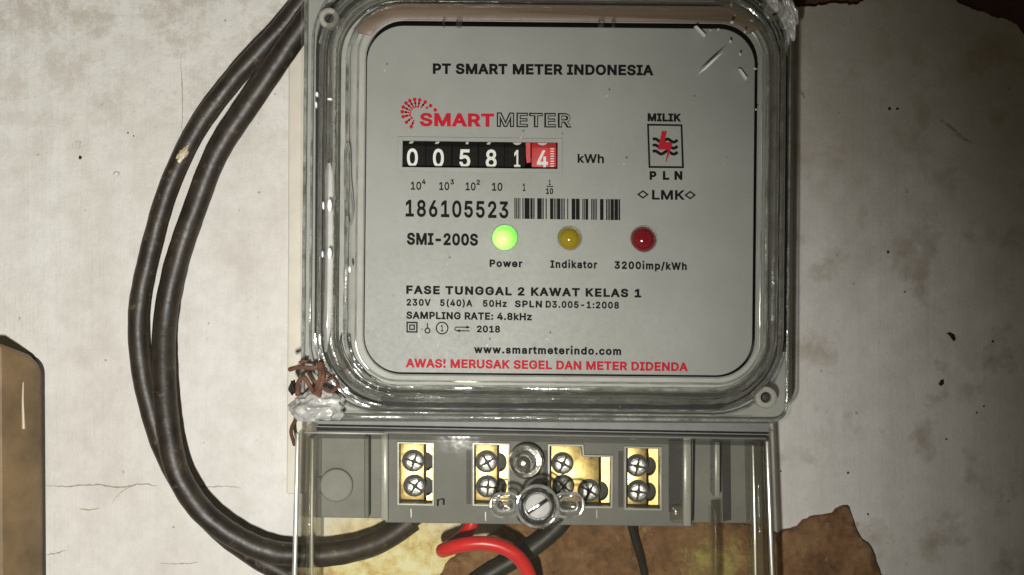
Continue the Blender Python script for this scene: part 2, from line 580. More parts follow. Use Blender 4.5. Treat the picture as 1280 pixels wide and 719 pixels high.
M['edge'] = edge_gloss('clear_edge_light', 0.72, (0.92, 0.93, 0.90))
M['edge_soft'] = edge_gloss('clear_soft_edge_light', 0.55, (0.9, 0.9, 0.85), 0.3, 0.08)
M['rod'] = simple('highlight_pale', (0.60, 0.605, 0.575), 0.14, var=0.12, scale=150, bmp=0.25, bscale=300, spec=1.0)
M['ridge'] = simple('pale_glossy_plastic', (0.50, 0.505, 0.48), 0.16, var=0.35, scale=260, bmp=0.5, bscale=500, spec=0.9)
M['dark_streak'] = simple('dark_refraction_streak', (0.045, 0.047, 0.042), 0.15, var=0.5, scale=200, bmp=0.3, spec=0.8)
M['chrome'] = simple('bright_chrome', (0.75, 0.75, 0.74), 0.16, 1.0, var=0.3, scale=400, bmp=0.6, bscale=420)
M['led_g'] = led_mat('led_green_lit', (0.12, 0.5, 0.05), True, 1.9)
M['led_y'] = led_mat('led_yellow', (0.33, 0.24, 0.012))
M['led_r'] = led_mat('led_red', (0.20, 0.006, 0.014))


def masonry():
    m, nt, b = new_mat('brown_masonry')
    n = add_noise(nt, 55, 9, 0.7)
    c = ramp(nt, n.outputs['Fac'], [(0.30, (0.06, 0.034, 0.016)), (0.48, (0.22, 0.115, 0.05)), (0.62, (0.31, 0.185, 0.09)), (0.78, (0.42, 0.32, 0.19))]).outputs['Color']
    n2 = add_noise(nt, 260, 8, 0.75)
    f = ramp(nt, n2.outputs['Fac'], [(0.60, (0, 0, 0)), (0.70, (0.8, 0.8, 0.8))]).outputs['Color']
    c = mixc(nt, c, (0.42, 0.33, 0.2), f)
    f = ramp(nt, n2.outputs['Fac'], [(0.26, (0.9, 0.9, 0.9)), (0.36, (0, 0, 0))]).outputs['Color']
    c = mixc(nt, c, (0.03, 0.018, 0.01), f)
    # pale yellow-green patch
    gm = nt.nodes.new('ShaderNodeNewGeometry')
    ds = nt.nodes.new('ShaderNodeVectorMath'); ds.operation = 'DISTANCE'
    nt.links.new(gm.outputs['Position'], ds.inputs[0])
    ds.inputs[1].default_value = wp(893, 705, 0.004)
    ad = nt.nodes.new('ShaderNodeMath'); ad.operation = 'MULTIPLY_ADD'
    nt.links.new(n2.outputs['Fac'], ad.inputs[0]); ad.inputs[1].default_value = 0.03
    nt.links.new(ds.outputs['Value'], ad.inputs[2])
    f = ramp(nt, ad.outputs[0], [(0.014, (0.85, 0.85, 0.85)), (0.024, (0, 0, 0))]).outputs['Color']
    c = mixc(nt, c, (0.50, 0.47, 0.16), f)
    nt.links.new(c, b.inputs['Base Color'])
    b.inputs['Roughness'].default_value = 0.9
    p = bump(nt, b, n2.outputs['Fac'], 0.6, 0.0012)
    bump(nt, b, n.outputs['Fac'], 0.6, 0.003, p)
    return m


M['masonry'] = masonry()

# ------------------------------------------------------------------ the wall
top_notch = [(1600, 250), (1330, 120), (1285, 48), (1270, 30), (1258, 24), (1246, 23), (1236, 18), (1222, 14), (1208, 8), (1196, 2), (1188, -8), (1176, -22), (1150, -34),
             (1120, -30), (1096, -14), (1084, -2), (1074, 4), (1064, 6), (1052, 5), (1038, 4), (1026, 7), (1012, 8), (1000, 9), (985, 10), (970, 8), (955, -8), (930, -60), (900, -400)]
wall_poly = [(-500, 1200), (1800, 1200), (1800, 300)] + top_notch + [(-500, -400)]
jag = []
for i, (x, y) in enumerate(wall_poly):
    jag.append((x, y))
    nx, ny = wall_poly[(i + 1) % len(wall_poly)]
    if 900 <= x <= 1340 and y < 130 and 900 <= nx <= 1340:
        for k in range(1, 4):
            t = k / 4
            jag.append((x + (nx - x) * t + random.uniform(-1.2, 1.2), y + (ny - y) * t + random.uniform(-1.4, 1.4)))
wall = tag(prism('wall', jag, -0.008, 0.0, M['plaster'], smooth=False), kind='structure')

tag(finish('wood_beam', *prism_geo([(700, -420), (1850, -420), (1850, 330), (1500, 300), (1200, 120), (900, 60), (700, 0)], -0.03, -0.005), M['wood'], smooth=False),
    'dark brown wooden beam behind the broken plaster edge at top right', 'beam')


# hairline cracks in the plaster
def ribbon(name, pts, wd, mat, parent, h=0.00015):
    P = catmull([Vector((x, y, 0)) for x, y in pts], 8)
    P = [Vector((p.x + random.uniform(-.6, .6), p.y + random.uniform(-.7, .7), 0)) for p in P]
    L, Rr = [], []
    for i, p in enumerate(P):
        t = (P[min(i + 1, len(P) - 1)] - P[max(i - 1, 0)]).normalized()
        nrm = Vector((-t.y, t.x, 0))
        ww = wd * (0.35 + 0.65 * math.sin(math.pi * (i + .5) / len(P))) * random.uniform(0.5, 1.1)
        L.append((p.x + nrm.x * ww, p.y + nrm.y * ww)); Rr.append((p.x - nrm.x * ww, p.y - nrm.y * ww))
    n = len(P)
    v = [wp(x, y, h) for x, y in L] + [wp(x, y, h) for x, y in Rr]
    f = [[i, i + 1, n + i + 1, n + i] for i in range(n - 1)]
    return finish(name, v, f, mat, parent)


ribbon('crack', [(58, 607), (85, 608), (120, 606), (150, 609), (178, 605), (196, 608)], 1.1, M['crack'], wall)
ribbon('crack', [(232, 607), (255, 609), (280, 608), (300, 610)], 0.7, M['crack'], wall)
ribbon('crack', [(100, 636), (112, 638), (125, 635)], 1.0, M['crack'], wall)
ribbon('crack', [(140, 628), (152, 615), (170, 606)], 0.5, M['crack'], wall)
ribbon('crack', [(58, 693), (70, 692), (82, 688)], 1.0, M['crack'], wall)
ribbon('crack', [(200, 704), (225, 705), (248, 703)], 0.7, M['crack'], wall)
ribbon('crack', [(226, 70), (227, 100), (228, 140), (227, 165)], 0.7, M['crack'], wall)
ribbon('crack', [(1176, 150), (1190, 160), (1202, 172), (1215, 178)], 2.4, M['crack'], wall)
ribbon('crack', [(1000, 112), (1004, 118), (1005, 124)], 1.6, M['crack'], wall)
ribbon('crack', [(141, 219), (144, 215), (149, 216), (147, 221)], 0.7, M['crack'], wall)
ribbon('crack', [(94, 178), (100, 177), (99, 186)], 0.6, M['crack'], wall)


def fleck(pts, hgt=0.0006, parent=None):
    ring = [wp(x, y, 0.00005) for x, y in pts]
    c = sum(ring, Vector()) / len(ring)
    c.y = -hgt
    mid = [r_.lerp(c, 0.45) for r_ in ring]
    for q in mid: q.y = -hgt * random.uniform(0.6, 0.95)
    n = len(ring)
    f = [[i, (i + 1) % n, n + (i + 1) % n, n + i] for i in range(n)] + [[n + i, n + (i + 1) % n, 2 * n] for i in range(n)]
    return finish('grime_fleck', ring + mid + [c], f, M['speck'], parent)


fleck([(1183, 417), (1187, 415), (1193, 418), (1195, 424), (1192, 427), (1189, 423), (1186, 419)], parent=wall)
fleck([(1173, 480), (1176, 475), (1180, 474), (1180, 480), (1176, 483)], parent=wall)
for x, y, r_ in ((1112, 136, 2.4), (1122, 136, 2.0), (100, 197, 2.4), (1183, 549, 1.6), (1230, 508, 1.5), (1221, 516, 1.5), (1060, 591, 1.6), (1131, 365, 1.3), (1241, 427, 1.8), (1110, 315, 2.2),
                  (976, 589, 1.4), (160, 166, 1.3), (167, 170, 1.1), (365, 443, 2.0), (1085, 643, 1.5)):
    fleck([(x + r_ * math.cos(a) * random.uniform(.7, 1.2), y + r_ * math.sin(a) * random.uniform(.7, 1.2)) for a in (0, 1.05, 2.1, 3.14, 4.2, 5.2)], 0.0003, wall)

# ------------------------------------------------------------------ rough brown masonry under the meter
slab = [(545, 800), (548, 722), (562, 700), (590, 684), (620, 664), (650, 640), (760, 630), (880, 640), (972, 668), (984, 662), (996, 660), (1002, 652), (1014, 647), (1028, 645), (1038, 644),
        (1046, 637), (1054, 634), (1061, 635), (1064, 645), (1067, 655), (1071, 665), (1078, 674), (1086, 680), (1091, 691), (1096, 704), (1101, 719), (1112, 745), (1110, 800)]


def patch(name, poly, hfun, step, mat, parent=None, drop=-0.001):
    xs = [p[0] for p in poly]; ys = [p[1] for p in poly]
    x0, x1, y0, y1 = min(xs), max(xs), min(ys), max(ys)

    def inside(x, y):
        c = False
        j = len(poly) - 1
        for i in range(len(poly)):
            xi, yi = poly[i]; xj, yj = poly[j]
            if (yi > y) != (yj > y) and x < (xj - xi) * (y - yi) / (yj - yi) + xi: c = not c
            j = i
        return c

    def snap(x, y):
        best = None
        for i in range(len(poly)):
            a = Vector(poly[i]); b_ = Vector(poly[(i + 1) % len(poly)])
            d = b_ - a
            t = max(0, min(1, (Vector((x, y)) - a).dot(d) / max(d.length_squared, 1e-9)))
            q = a + d * t
            l = (q - Vector((x, y))).length
            if best is None or l < best[0]: best = (l, q.x, q.y)
        return best
    nx, ny = int((x1 - x0) / step) + 1, int((y1 - y0) / step) + 1
    cells = [(i, j) for i in range(nx) for j in range(ny) if inside(x0 + (i + .5) * step, y0 + (j + .5) * step)]
    cnt = {}
    for i, j in cells:
        for q in ((i, j), (i + 1, j), (i + 1, j + 1), (i, j + 1)):
            cnt[q] = cnt.get(q, 0) + 1
    idx, V = {}, []
    for q, c in cnt.items():
        x, y = x0 + q[0] * step, y0 + q[1] * step
        d, sx, sy = snap(x, y)
        if c < 4:
            x, y = sx, sy; d = 0
        idx[q] = len(V)
        V.append(wp(x, y, max(hfun(x, y, d), 0) if c == 4 else hfun(x, y, 0)))
    base = len(V)
    Fc = [[idx[(i, j)], idx[(i + 1, j)], idx[(i + 1, j + 1)], idx[(i, j + 1)]] for i, j in cells]
    # skirt down into the wall
    edges = {}
    for f in Fc:
        for a, b_ in zip(f, f[1:] + f[:1]):
            k = (min(a, b_), max(a, b_))
            edges[k] = edges.get(k, 0) + 1
    low = {}
    for (a, b_), n in edges.items():
        if n == 1:
            for q in (a, b_):
                if q not in low:
                    low[q] = len(V)
                    V.append(Vector((V[q].x, -drop, V[q].z)))
            Fc.append([a, b_, low[b_], low[a]])
    return finish(name, V, Fc, mat, parent, angle=60)


def slab_h(x, y, d):
    n = noise.fractal(Vector((x * .03, y * .03, 3.1)), 1.0, 2.0, 5)
    n2 = noise.fractal(Vector((x * .13, y * .13, 8.0)), 1.0, 2.0, 4)
    return max(0.0026 + 0.0016 * n + 0.0011 * n2 + 0.0012 * min(d / 10, 1), 0.0006)


jag = []
for i, (x, y) in enumerate(slab):
    nx_, ny_ = slab[(i + 1) % len(slab)]
    m_ = max(1, int(math.hypot(nx_ - x, ny_ - y) / 5))
    for k in range(m_):
        t = k / m_
        jag.append((x + (nx_ - x) * t + random.uniform(-1.3, 1.3), y + (ny_ - y) * t + random.uniform(-1.3, 1.3)))
slab = jag
tag(patch('masonry_lump', slab, slab_h, 3, M['masonry']),
    'rough broken brown masonry bulging from the wall under the meter', 'masonry')

# ------------------------------------------------------------------ brown box on the left
box = thing('brown_box', wp(5, 600, 0), 'brown painted box with rounded corner at the lower left edge', 'box')
def boxring(x1, y0, r_):
    return [(-120, y0 - 4)] + [(x1 - r_ + r_ * math.sin(R(q)), y0 + r_ - r_ * math.cos(R(q))) for q in range(0, 91, 10)] + [(x1 + 1, 640), (x1 + 2, 800), (-120, 800)]


v, f, ix = loft_geo([(boxring(54, 450, 24), 0.0003), (boxring(53, 446, 24), 0.0022), (boxring(46, 441, 20), 0.0055), (boxring(24, 435, 12), 0.0110), (boxring(6, 430, 6), 0.0150), (boxring(2, 431, 6), 0.0158), (boxring(-4, 436, 6), 0.0161)], True, True)
finish('shell', v, f, M['boxbrown'], box, angle=30)
v, f, ix = loft_geo([(boxring(56, 444, 24), 0.0004), (boxring(55.5, 444, 24), 0.0020), (boxring(53, 448, 24), 0.0022)], True, True)  # dark line of shadow around the box, built as a black rim
finish('edge_shadow', v, f, M['speck'], box, angle=30)
tube('paint_drip', [(29, 478, .0099), (28.5, 500, .0101), (29, 520, .0100), (29.5, 536, .0099)], lambda t: 0.0002 + 0.0003 * t, M['drip'], box, 8, 6)

# ------------------------------------------------------------------ cream strip behind the meter
tag(prism('backing_strip', [(361, -40), (410, -40), (410, 616), (358, 618), (360, 300)], 0.0002, 0.007, M['cream'], bevel=0.0006),
    'narrow cream painted strip behind the left side of the meter', 'strip')

# ------------------------------------------------------------------ the meter
ROT = 0.55
meter = thing('electricity_meter', wp(680, 260, 0), 'grey electricity meter with clear cover, number counter and brass terminals', 'meter')
prism('base_housing', rr(379, -43, 987, 527, 20, rot=0.3), 0.0003, 0.0278, M['grey'], meter, bevel=0.0008)
tray = prism('inner_tray', rr(394, -28, 981, 514, 92, rot=0.3), 0.0278, 0.0288, M['dark'], meter)
# bezel ring around the face plate
v, f, ix = loft_geo([(rr(456, 28, 945.5, 469.5, 48, 10, ROT), 0.0300), (rr(456, 28, 945.5, 469.5, 48, 10, ROT), 0.0378), (rr(454, 26, 947.5, 471.5, 50, 10, ROT), 0.0383),
                     (rr(440, 14, 957, 485, 58, 10, ROT), 0.0368), (rr(433, 10, 960, 491, 66, 10, ROT), 0.0330), (rr(423, 3, 966, 497, 74, 10, ROT), 0.0326),
                     (rr(408, -10, 972, 505, 86, 10, ROT), 0.0310), (rr(407, -11, 973, 506, 86, 10, ROT), 0.0288)], False, False)
bez = finish('bezel', v, f, M['bezel'], meter, angle=40)
def upper(poly, ymax):
    pts = [p for p in poly if p[1] < ymax]
    return sorted(pts, key=lambda p: p[0])


prism('reflection_band', upper(rr(436, 6, 961, 491, 66, 10, ROT), 42) + upper(rr(452, 26.5, 947, 473, 50, 10, ROT), 48)[::-1], 0.0366, 0.0384, M['brown_band'], bez, bevel=0.0003)  # brown reflection in the cover's top, put in as an opaque band


def ring(name, x0, y0, x1, y1, r_, h, rad, mat):
    P = [wp(x, y, h) for x, y in rr(x0, y0, x1, y1, r_, 12, ROT)]
    dense = []
    for i in range(len(P)):
        q, q2 = P[i], P[(i + 1) % len(P)]
        m_ = max(1, int((q2 - q).length / 0.003))
        dense += [q.lerp(q2, k / m_) for k in range(m_)]
    v, f = tube_geo(dense + [dense[0]], lambda t: rad, 8, 0.25)
    return finish(name, v, f[:-2], M[mat], bez)


ring('flange_streak', 380.5, -41, 985.5, 523, 18, 0.0306, 0.00045, 'edge')  # rings imitate the clear rim's bright and dark refraction streaks
ring('flange_streak', 389, -32, 982, 517.5, 88, 0.0306, 0.00030, 'edge')
ring('rim_streak', 400, -20, 977, 510, 90, 0.0330, 0.00055, 'edge')
ring('rim_streak', 414, -6, 968, 499, 82, 0.0350, 0.00110, 'edge')
ring('rim_dark_streak', 423, 4, 963, 492, 74, 0.0345, 0.00030, 'dark_streak')
ring('rim_streak', 433, 11, 958.5, 486, 66, 0.0378, 0.00055, 'edge')
ring('rim_streak', 446, 20, 951.5, 478, 53, 0.0380, 0.00030, 'edge_soft')
# thin tubes imitating refraction streaks in the cover's corners
random.seed(21)
for corner, cnt in ((2, 16), (3, 8), (0, 9), (1, 7)):
    for k in range(cnt):
        d = random.uniform(0, 1)
        P = rr(394 + 46 * d, -26 + 44 * d, 981 - 24 * d, 515 - 32 * d, 94 - 32 * d, 12, ROT)
        i0 = corner * 13
        j0, j1 = random.randint(-1, 5), random.randint(7, 13)
        seg_ = [P[(i0 + j) % len(P)] for j in range(j0, j1 + 1) if 0 <= j <= 12]
        hh = 0.0335 + 0.004 * d
        v, f = tube_geo(catmull([wp(x + random.uniform(-.8, .8), y + random.uniform(-.8, .8), hh) for x, y in seg_], 4), random.uniform(.00012, .0004), 6, 0.3)
        finish('corner_streak', v, f, M['edge' if k % 3 else 'dark_streak'], bez)
prism('gap_shade', rot_px([(476, 503.5), (905, 503.5), (898, 510.5), (484, 510.5)], .5, (690, 507)), 0.0320, 0.0336, M['dark'], bez)  # opaque black strips stand in for the shade in the gaps
prism('gap_shade', [(979.5, 70), (984.5, 70), (983, 440), (977.5, 440)], 0.0290, 0.0316, M['dark'], bez)
prism('back_plate', rr(453, 28, 947, 473, 50, 8, ROT), 0.0290, 0.0305, M['dark'], meter)

# face plate with real openings for the counter and the lamps
FH = 0.0400
win = rot_px([(503, 177), (697, 177), (697, 210), (503, 210)], 0.7, (600, 194))
LEDS = [(631, 297, 15.0, 'led_g'), (712, 298, 14.0, 'led_y'), (804.5, 299, 15.5, 'led_r')]
face = flat('face_plate', [rr(457, 34, 942, 467.5, 46, 12, ROT), win[::-1]] + [circle(x, y, r_ + 0.6, 28)[::-1] for x, y, r_, m_ in LEDS], FH, 0.0016, M['face'], meter, bevel=0.00012)

# lamps
for (x, y, r_, m_), nm in zip(LEDS, ('green', 'yellow', 'red')):
    rings = [(circle(x, y, r_ + 0.5, 28), FH - 0.004), (circle(x, y, r_ + 0.5, 28), FH + 0.0001)]
    for k in range(8):
        q = R(90 * k / 7.3)
        rings.append((circle(x, y, r_ * 0.95 * math.cos(q), 28), FH + 0.0003 + 0.0020 * math.sin(q)))
    v, f, ix = loft_geo(rings, True, True)
    o = finish('indicator_lamp', v, f, M[m_], meter, angle=60)
    P_ = [wp(px_, py_, FH + .0001) for px_, py_ in circle(x, y, r_ + 0.9, 28)]
    v, f = tube_geo(P_ + [P_[0]], lambda t: 0.00022, 8)
    finish('lens_rim', v, f[:-2], M['edge_soft'], o)
    o['label'] = {'green': 'lit green power lamp', 'yellow': 'unlit yellow lamp', 'red': 'unlit dark red lamp'}[nm]

# ------------------------------------------------------------------ print
# letter outlines: advance width and closed outlines in thousandths of the type size
GLYPHS = {
    '!': (196, ["67,160 63,509 132,509 128,160", "98,-4 81,-1 66,9 56,24 52,41 56,58 66,73 81,83 98,86 116,83 130,73 140,58 143,41 140,24 130,9 116,-1"]),
    '(': (273, ["89,207 90,235 92,264 96,293 101,324 107,354 114,384 122,413 132,441 142,468 153,494 164,517 177,539 236,539 223,512 212,485 201,457 191,428 182,399 174,370 167,342 161,313 157,285 154,258 152,232 151,207 152,184 154,161 156,138 160,115 165,91 172,67 179,42 188,16 198,-10 209,-38 222,-66 236,-96 177,-96 156,-59 139,-21 124,16 111,55 102,93 95,131 90,169"]),
    ')': (273, ["37,-96 52,-66 64,-37 76,-9 86,18 95,44 102,69 108,93 113,116 117,139 120,162 121,184 122,207 121,232 119,258 116,285 112,313 106,342 99,370 91,399 82,428 73,457 62,485 50,512 37,539 97,539 109,517 121,494 131,468 142,441 151,413 159,384 167,354 173,323 178,293 181,264 183,235 184,207 183,168 178,130 171,92 161,53 149,15 134,-22 117,-59 97,-96"]),
    '-': (453, ["337,244 337,188 114,188 114,244"]),
    '.': (188, ["95,-4 78,-1 63,9 53,24 50,41 53,59 63,73 78,83 95,87 113,83 128,73 138,59 141,41 138,24 128,9 113,-1"]),
    '/': (249, ["235,533 71,-76 14,-76 178,533"]),
    '0': (453, ["227,-7 199,-5 174,1 151,11 130,24 111,41 95,62 80,86 69,113 60,144 53,178 49,214 48,254 49,294 53,330 60,364 69,395 81,422 95,447 112,467 130,484 151,498 174,508 200,514 227,516 254,514 279,508 302,498 323,484 342,467 358,447 372,422 384,395 393,364 400,330 404,294 405,254 404,214 400,178 393,144 384,113 373,86 359,62 342,41 323,24 302,11 279,1 254,-5", "227,50 261,56 290,74 313,103 330,144 336,168 340,194 343,223 344,254 343,285 340,314 336,341 330,365 313,405 290,435 261,453 227,460 192,453 163,435 140,405 123,365 117,341 113,314 110,285 109,254 110,223 113,194 117,168 123,144 140,103 163,74 192,56"]),
    '1': (453, ["76,0 76,55 391,55 391,0", "276,509 276,0 212,0 212,448 209,448 86,358 86,427 198,509"]),
    '2': (453, ["64,0 64,47 234,229 282,282 299,305 311,327 318,348 320,371 317,397 308,419 293,436 273,449 250,457 224,460 196,457 172,447 153,433 139,413 130,390 127,362 66,362 71,405 86,442 111,473 143,496 182,511 225,516 268,511 306,497 337,474 361,445 376,411 381,372 378,345 371,318 357,290 336,259 322,241 306,223 288,202 267,180 153,60 153,57 389,57 389,0"]),
    '3': (453, ["218,-7 173,-3 133,10 98,30 70,57 52,91 44,132 109,132 115,107 126,87 144,71 165,59 191,52 219,50 248,53 275,61 297,74 315,93 325,116 329,145 326,172 316,196 299,217 275,234 242,244 201,248 157,248 157,299 288,448 288,452 70,452 70,509 372,509 372,461 211,278 211,289 239,290 264,288 287,284 308,276 344,253 371,222 387,186 393,145 387,103 370,66 344,36 309,12 288,4 266,-2 243,-6"]),
    '4': (453, ["40,105 40,158 247,509 311,509 109,166 109,163 413,163 413,105", "282,0 282,121 282,146 282,318 343,318 343,0"]),
    '5': (453, ["221,-7 178,-2 140,11 108,32 83,60 66,93 60,130 122,130 127,108 138,89 154,73 173,60 196,52 221,50 250,53 276,64 298,82 314,104 324,131 328,162 324,193 314,221 297,244 275,262 248,273 218,277 192,275 167,268 145,258 128,246 67,253 96,509 366,509 366,452 151,452 134,301 136,301 155,315 178,325 203,331 229,334 263,330 294,321 321,306 345,285 364,260 379,231 388,199 391,163 390,139 385,117 379,95 369,76 343,41 309,15 289,6 268,-1 245,-5"]),
    '6': (453, ["226,-7 182,-1 142,15 109,40 84,74 69,115 64,162 68,199 80,239 89,261 102,285 118,311 137,340 252,509 322,509 151,261 145,261 154,275 165,288 179,299 196,307 214,312 235,314 278,309 316,295 346,271 370,240 384,201 389,157 384,112 368,73 343,39 310,14 271,-2", "226,48 254,52 279,63 299,79 314,101 324,128 327,157 324,187 314,213 299,235 279,251 254,262 226,265 198,262 174,252 153,235 138,214 128,188 125,158 128,128 138,102 153,79 174,63 198,52"]),
    '7': (453, ["97,0 323,448 323,452 62,452 62,509 391,509 391,449 165,0"]),
    '8': (453, ["226,-7 201,-6 178,-2 156,3 136,11 101,33 74,62 57,96 52,135 55,166 65,195 81,220 101,241 125,256 153,265 153,267 119,282 93,308 76,342 70,380 75,417 90,450 114,477 146,498 184,511 226,516 269,511 306,498 337,477 361,450 377,417 382,380 376,342 359,308 333,282 300,267 300,265 327,256 351,241 372,220 387,195 397,166 401,135 395,96 378,62 352,33 317,11 296,3 275,-2 251,-6", "226,49 258,52 285,60 307,74 323,91 333,113 337,139 333,165 322,189 305,208 283,223 256,232 226,235 196,232 169,223 147,208 130,189 119,165 115,139 119,113 129,91 145,74 167,60 195,52", "226,290 252,292 274,300 293,313 307,330 316,351 319,376 316,399 308,420 294,437 275,449 252,457 226,460 200,457 177,449 159,437 145,420 136,399 133,376 136,351 145,330 159,313 178,300 201,292"]),
    '9': (453, ["226,516 271,510 310,494 343,468 368,434 384,393 389,347 385,309 373,270 363,248 350,224 334,197 315,168 200,0 130,0 301,248 307,248 299,234 287,221 273,210 257,202 238,196 218,195 175,199 137,214 106,237 83,269 68,307 64,352 69,397 85,436 110,469 143,494 182,510", "226,460 199,457 174,446 154,429 138,407 129,381 125,352 129,322 138,295 154,274 174,257 199,247 226,243 254,247 279,257 299,273 314,295 324,321 327,350 324,381 314,407 299,429 279,446 254,457"]),
    ':': (188, ["95,-4 78,-1 63,9 53,24 50,41 53,59 63,73 78,83 95,87 113,83 128,73 138,59 141,41 138,24 128,9 113,-1", "95,271 78,274 63,284 53,299 50,316 53,334 63,349 78,359 95,362 113,359 128,349 138,334 141,316 138,299 128,284 113,274"]),
    'A': (480, ["16,0 201,509 276,509 463,0 395,0 287,302 264,372 232,478 245,478 213,371 191,302 85,0", "110,142 110,199 370,199 370,142"]),
    'D': (502, ["219,0 96,0 96,57 215,57 244,58 272,63 296,70 318,81 337,94 354,110 368,128 379,149 388,172 394,198 398,226 399,255 398,285 394,312 388,337 379,361 368,381 354,399 338,415 320,428 299,438 275,446 249,450 221,452 93,452 93,509 225,509 261,507 294,501 325,492 353,478 377,461 399,441 418,418 433,391 446,361 455,329 460,293 462,255 460,217 455,181 446,149 433,119 417,92 398,68 376,48 351,31 322,17 291,8 256,2", "125,509 125,0 60,0 60,509"]),
    'E': (419, ["60,0 60,509 372,509 372,452 125,452 125,286 355,286 355,229 125,229 125,57 375,57 375,0"]),
    'F': (410, ["60,0 60,509 369,509 369,452 125,452 125,278 346,278 346,221 125,221 125,0"]),
    'G': (520, ["269,-7 236,-5 205,1 176,11 149,25 125,43 104,64 85,88 69,116 57,146 47,179 42,215 40,254 42,293 47,329 57,362 69,393 85,421 103,445 125,466 149,484 175,498 203,508 233,514 265,516 304,513 340,504 374,489 403,469 429,445 449,416 465,384 474,349 408,349 399,372 387,393 373,411 356,427 337,439 315,448 291,454 265,456 222,450 183,432 150,404 125,364 116,340 109,314 105,285 103,254 105,223 109,194 116,168 125,145 137,124 151,105 166,90 184,76 224,59 269,53 309,57 345,71 374,93 396,123 410,160 415,202 434,199 283,199 283,256 478,256 478,200 476,170 471,141 463,115 451,91 436,69 419,50 399,33 377,19 352,8 326,0 298,-5"]),
    'H': (517, ["60,0 60,509 125,509 125,289 392,289 392,509 457,509 457,0 392,0 392,232 125,232 125,0"]),
    'I': (300, ["31,0 31,57 118,57 118,452 31,452 31,509 269,509 269,452 183,452 183,57 269,57 269,0"]),
    'K': (467, ["104,145 104,216 139,261 174,303 212,344 364,509 448,509 231,276 228,276", "60,0 60,509 125,509 125,334 124,225 125,193 125,0", "372,0 188,259 228,309 449,0"]),
    'L': (393, ["60,0 60,509 125,509 125,57 361,57 361,0"]),
    'M': (628, ["60,0 60,509 152,509 277,187 287,159 299,123 311,84 322,49 307,49 318,83 330,121 342,158 352,187 476,509 568,509 568,0 504,0 504,291 504,327 505,369 506,413 507,457 513,457 498,409 482,363 467,322 456,291 342,0 286,0 170,291 159,321 145,361 129,408 112,457 119,457 120,416 121,372 122,328 122,291 122,0"]),
    'N': (523, ["60,0 60,509 136,509 343,183 363,151 388,107 414,55 405,54 401,108 399,157 399,195 399,509 463,509 463,0 387,0 202,290 177,331 148,381 108,452 119,454 122,384 124,328 125,291 125,0"]),
    'O': (533, ["267,-7 235,-5 205,1 177,11 150,25 126,42 105,63 86,88 70,115 57,146 48,179 42,215 40,254 42,293 48,329 57,362 70,393 86,421 105,445 126,466 150,484 177,498 205,508 235,514 267,516 299,514 329,508 357,498 384,484 408,466 429,445 448,421 464,393 477,362 486,329 491,293 493,254 491,215 486,179 477,146 464,115 448,88 429,63 408,42 384,25 357,11 329,1 299,-5", "267,53 310,59 349,76 367,89 383,105 396,123 408,144 418,168 425,194 429,223 430,254 429,286 425,314 418,341 408,365 396,386 383,404 367,420 349,433 310,450 267,456 223,450 184,433 167,420 151,404 137,385 125,364 116,340 109,314 105,285 103,254 105,223 109,194 116,168 125,144 137,123 151,105 167,89 184,76 223,59"]),
    'P': (445, ["60,0 60,509 235,509 263,507 289,503 312,497 332,487 366,462 390,430 404,391 409,348 404,304 390,265 366,233 332,207 312,198 289,191 263,187 235,186 109,186 109,242 233,242 269,246 297,256 318,272 333,294 342,319 344,348 342,376 333,402 318,423 297,439 268,449 232,452 125,452 125,0"]),
    'R': (449, ["60,0 60,509 236,509 264,507 290,504 313,497 333,489 367,465 390,433 405,395 409,352 405,309 390,271 367,240 333,217 312,209 289,203 264,199 236,198 96,198 96,255 234,255 269,258 298,267 319,281 334,300 342,324 345,352 342,380 334,405 319,425 298,440 269,449 233,452 125,452 125,0", "353,0 230,229 303,229 428,0"]),
    'S': (447, ["224,-9 197,-8 172,-4 149,1 128,9 91,31 64,60 46,96 38,137 104,137 110,110 123,88 142,71 166,59 194,52 224,49 257,52 286,60 311,74 329,92 341,114 346,139 342,161 332,179 316,193 296,205 272,214 245,222 184,239 154,249 128,260 105,274 86,289 71,307 60,326 54,348 52,372 58,413 75,448 102,476 138,498 158,506 180,511 203,514 227,516 252,514 275,511 296,505 316,498 351,476 377,449 394,415 401,378 337,378 326,412 302,437 267,453 225,459 194,456 167,448 145,435 129,418 118,398 115,376 119,352 131,334 148,319 169,308 191,300 212,293 264,279 312,264 336,252 359,238 379,220 395,198 405,171 408,139 403,99 386,64 360,34 323,11 302,2 278,-4 252,-8"]),
    'T': (449, ["32,452 32,509 417,509 417,452 257,452 257,0 193,0 193,452"]),
    'U': (517, ["259,-8 230,-7 203,-2 177,5 154,15 133,28 114,43 98,60 85,80 74,101 66,124 62,148 60,173 60,509 124,509 124,178 128,144 141,113 160,87 187,68 220,56 259,52 298,56 331,68 357,87 377,113 389,144 393,178 393,509 457,509 457,173 456,148 451,124 443,101 433,80 419,60 403,43 384,28 363,15 340,5 315,-2 288,-7"]),
    'V': (480, ["204,0 16,509 84,509 192,206 215,137 248,31 235,31 267,138 290,206 395,509 463,509 278,0"]),
    'W': (686, ["155,0 16,509 82,509 163,196 175,145 187,94 197,40 189,40 200,94 211,145 224,196 306,509 380,509 462,196 474,145 486,94 497,40 488,40 499,94 510,145 523,196 603,509 670,509 530,0 455,0 368,323 351,391 336,475 350,475 335,395 318,323 230,0"]),
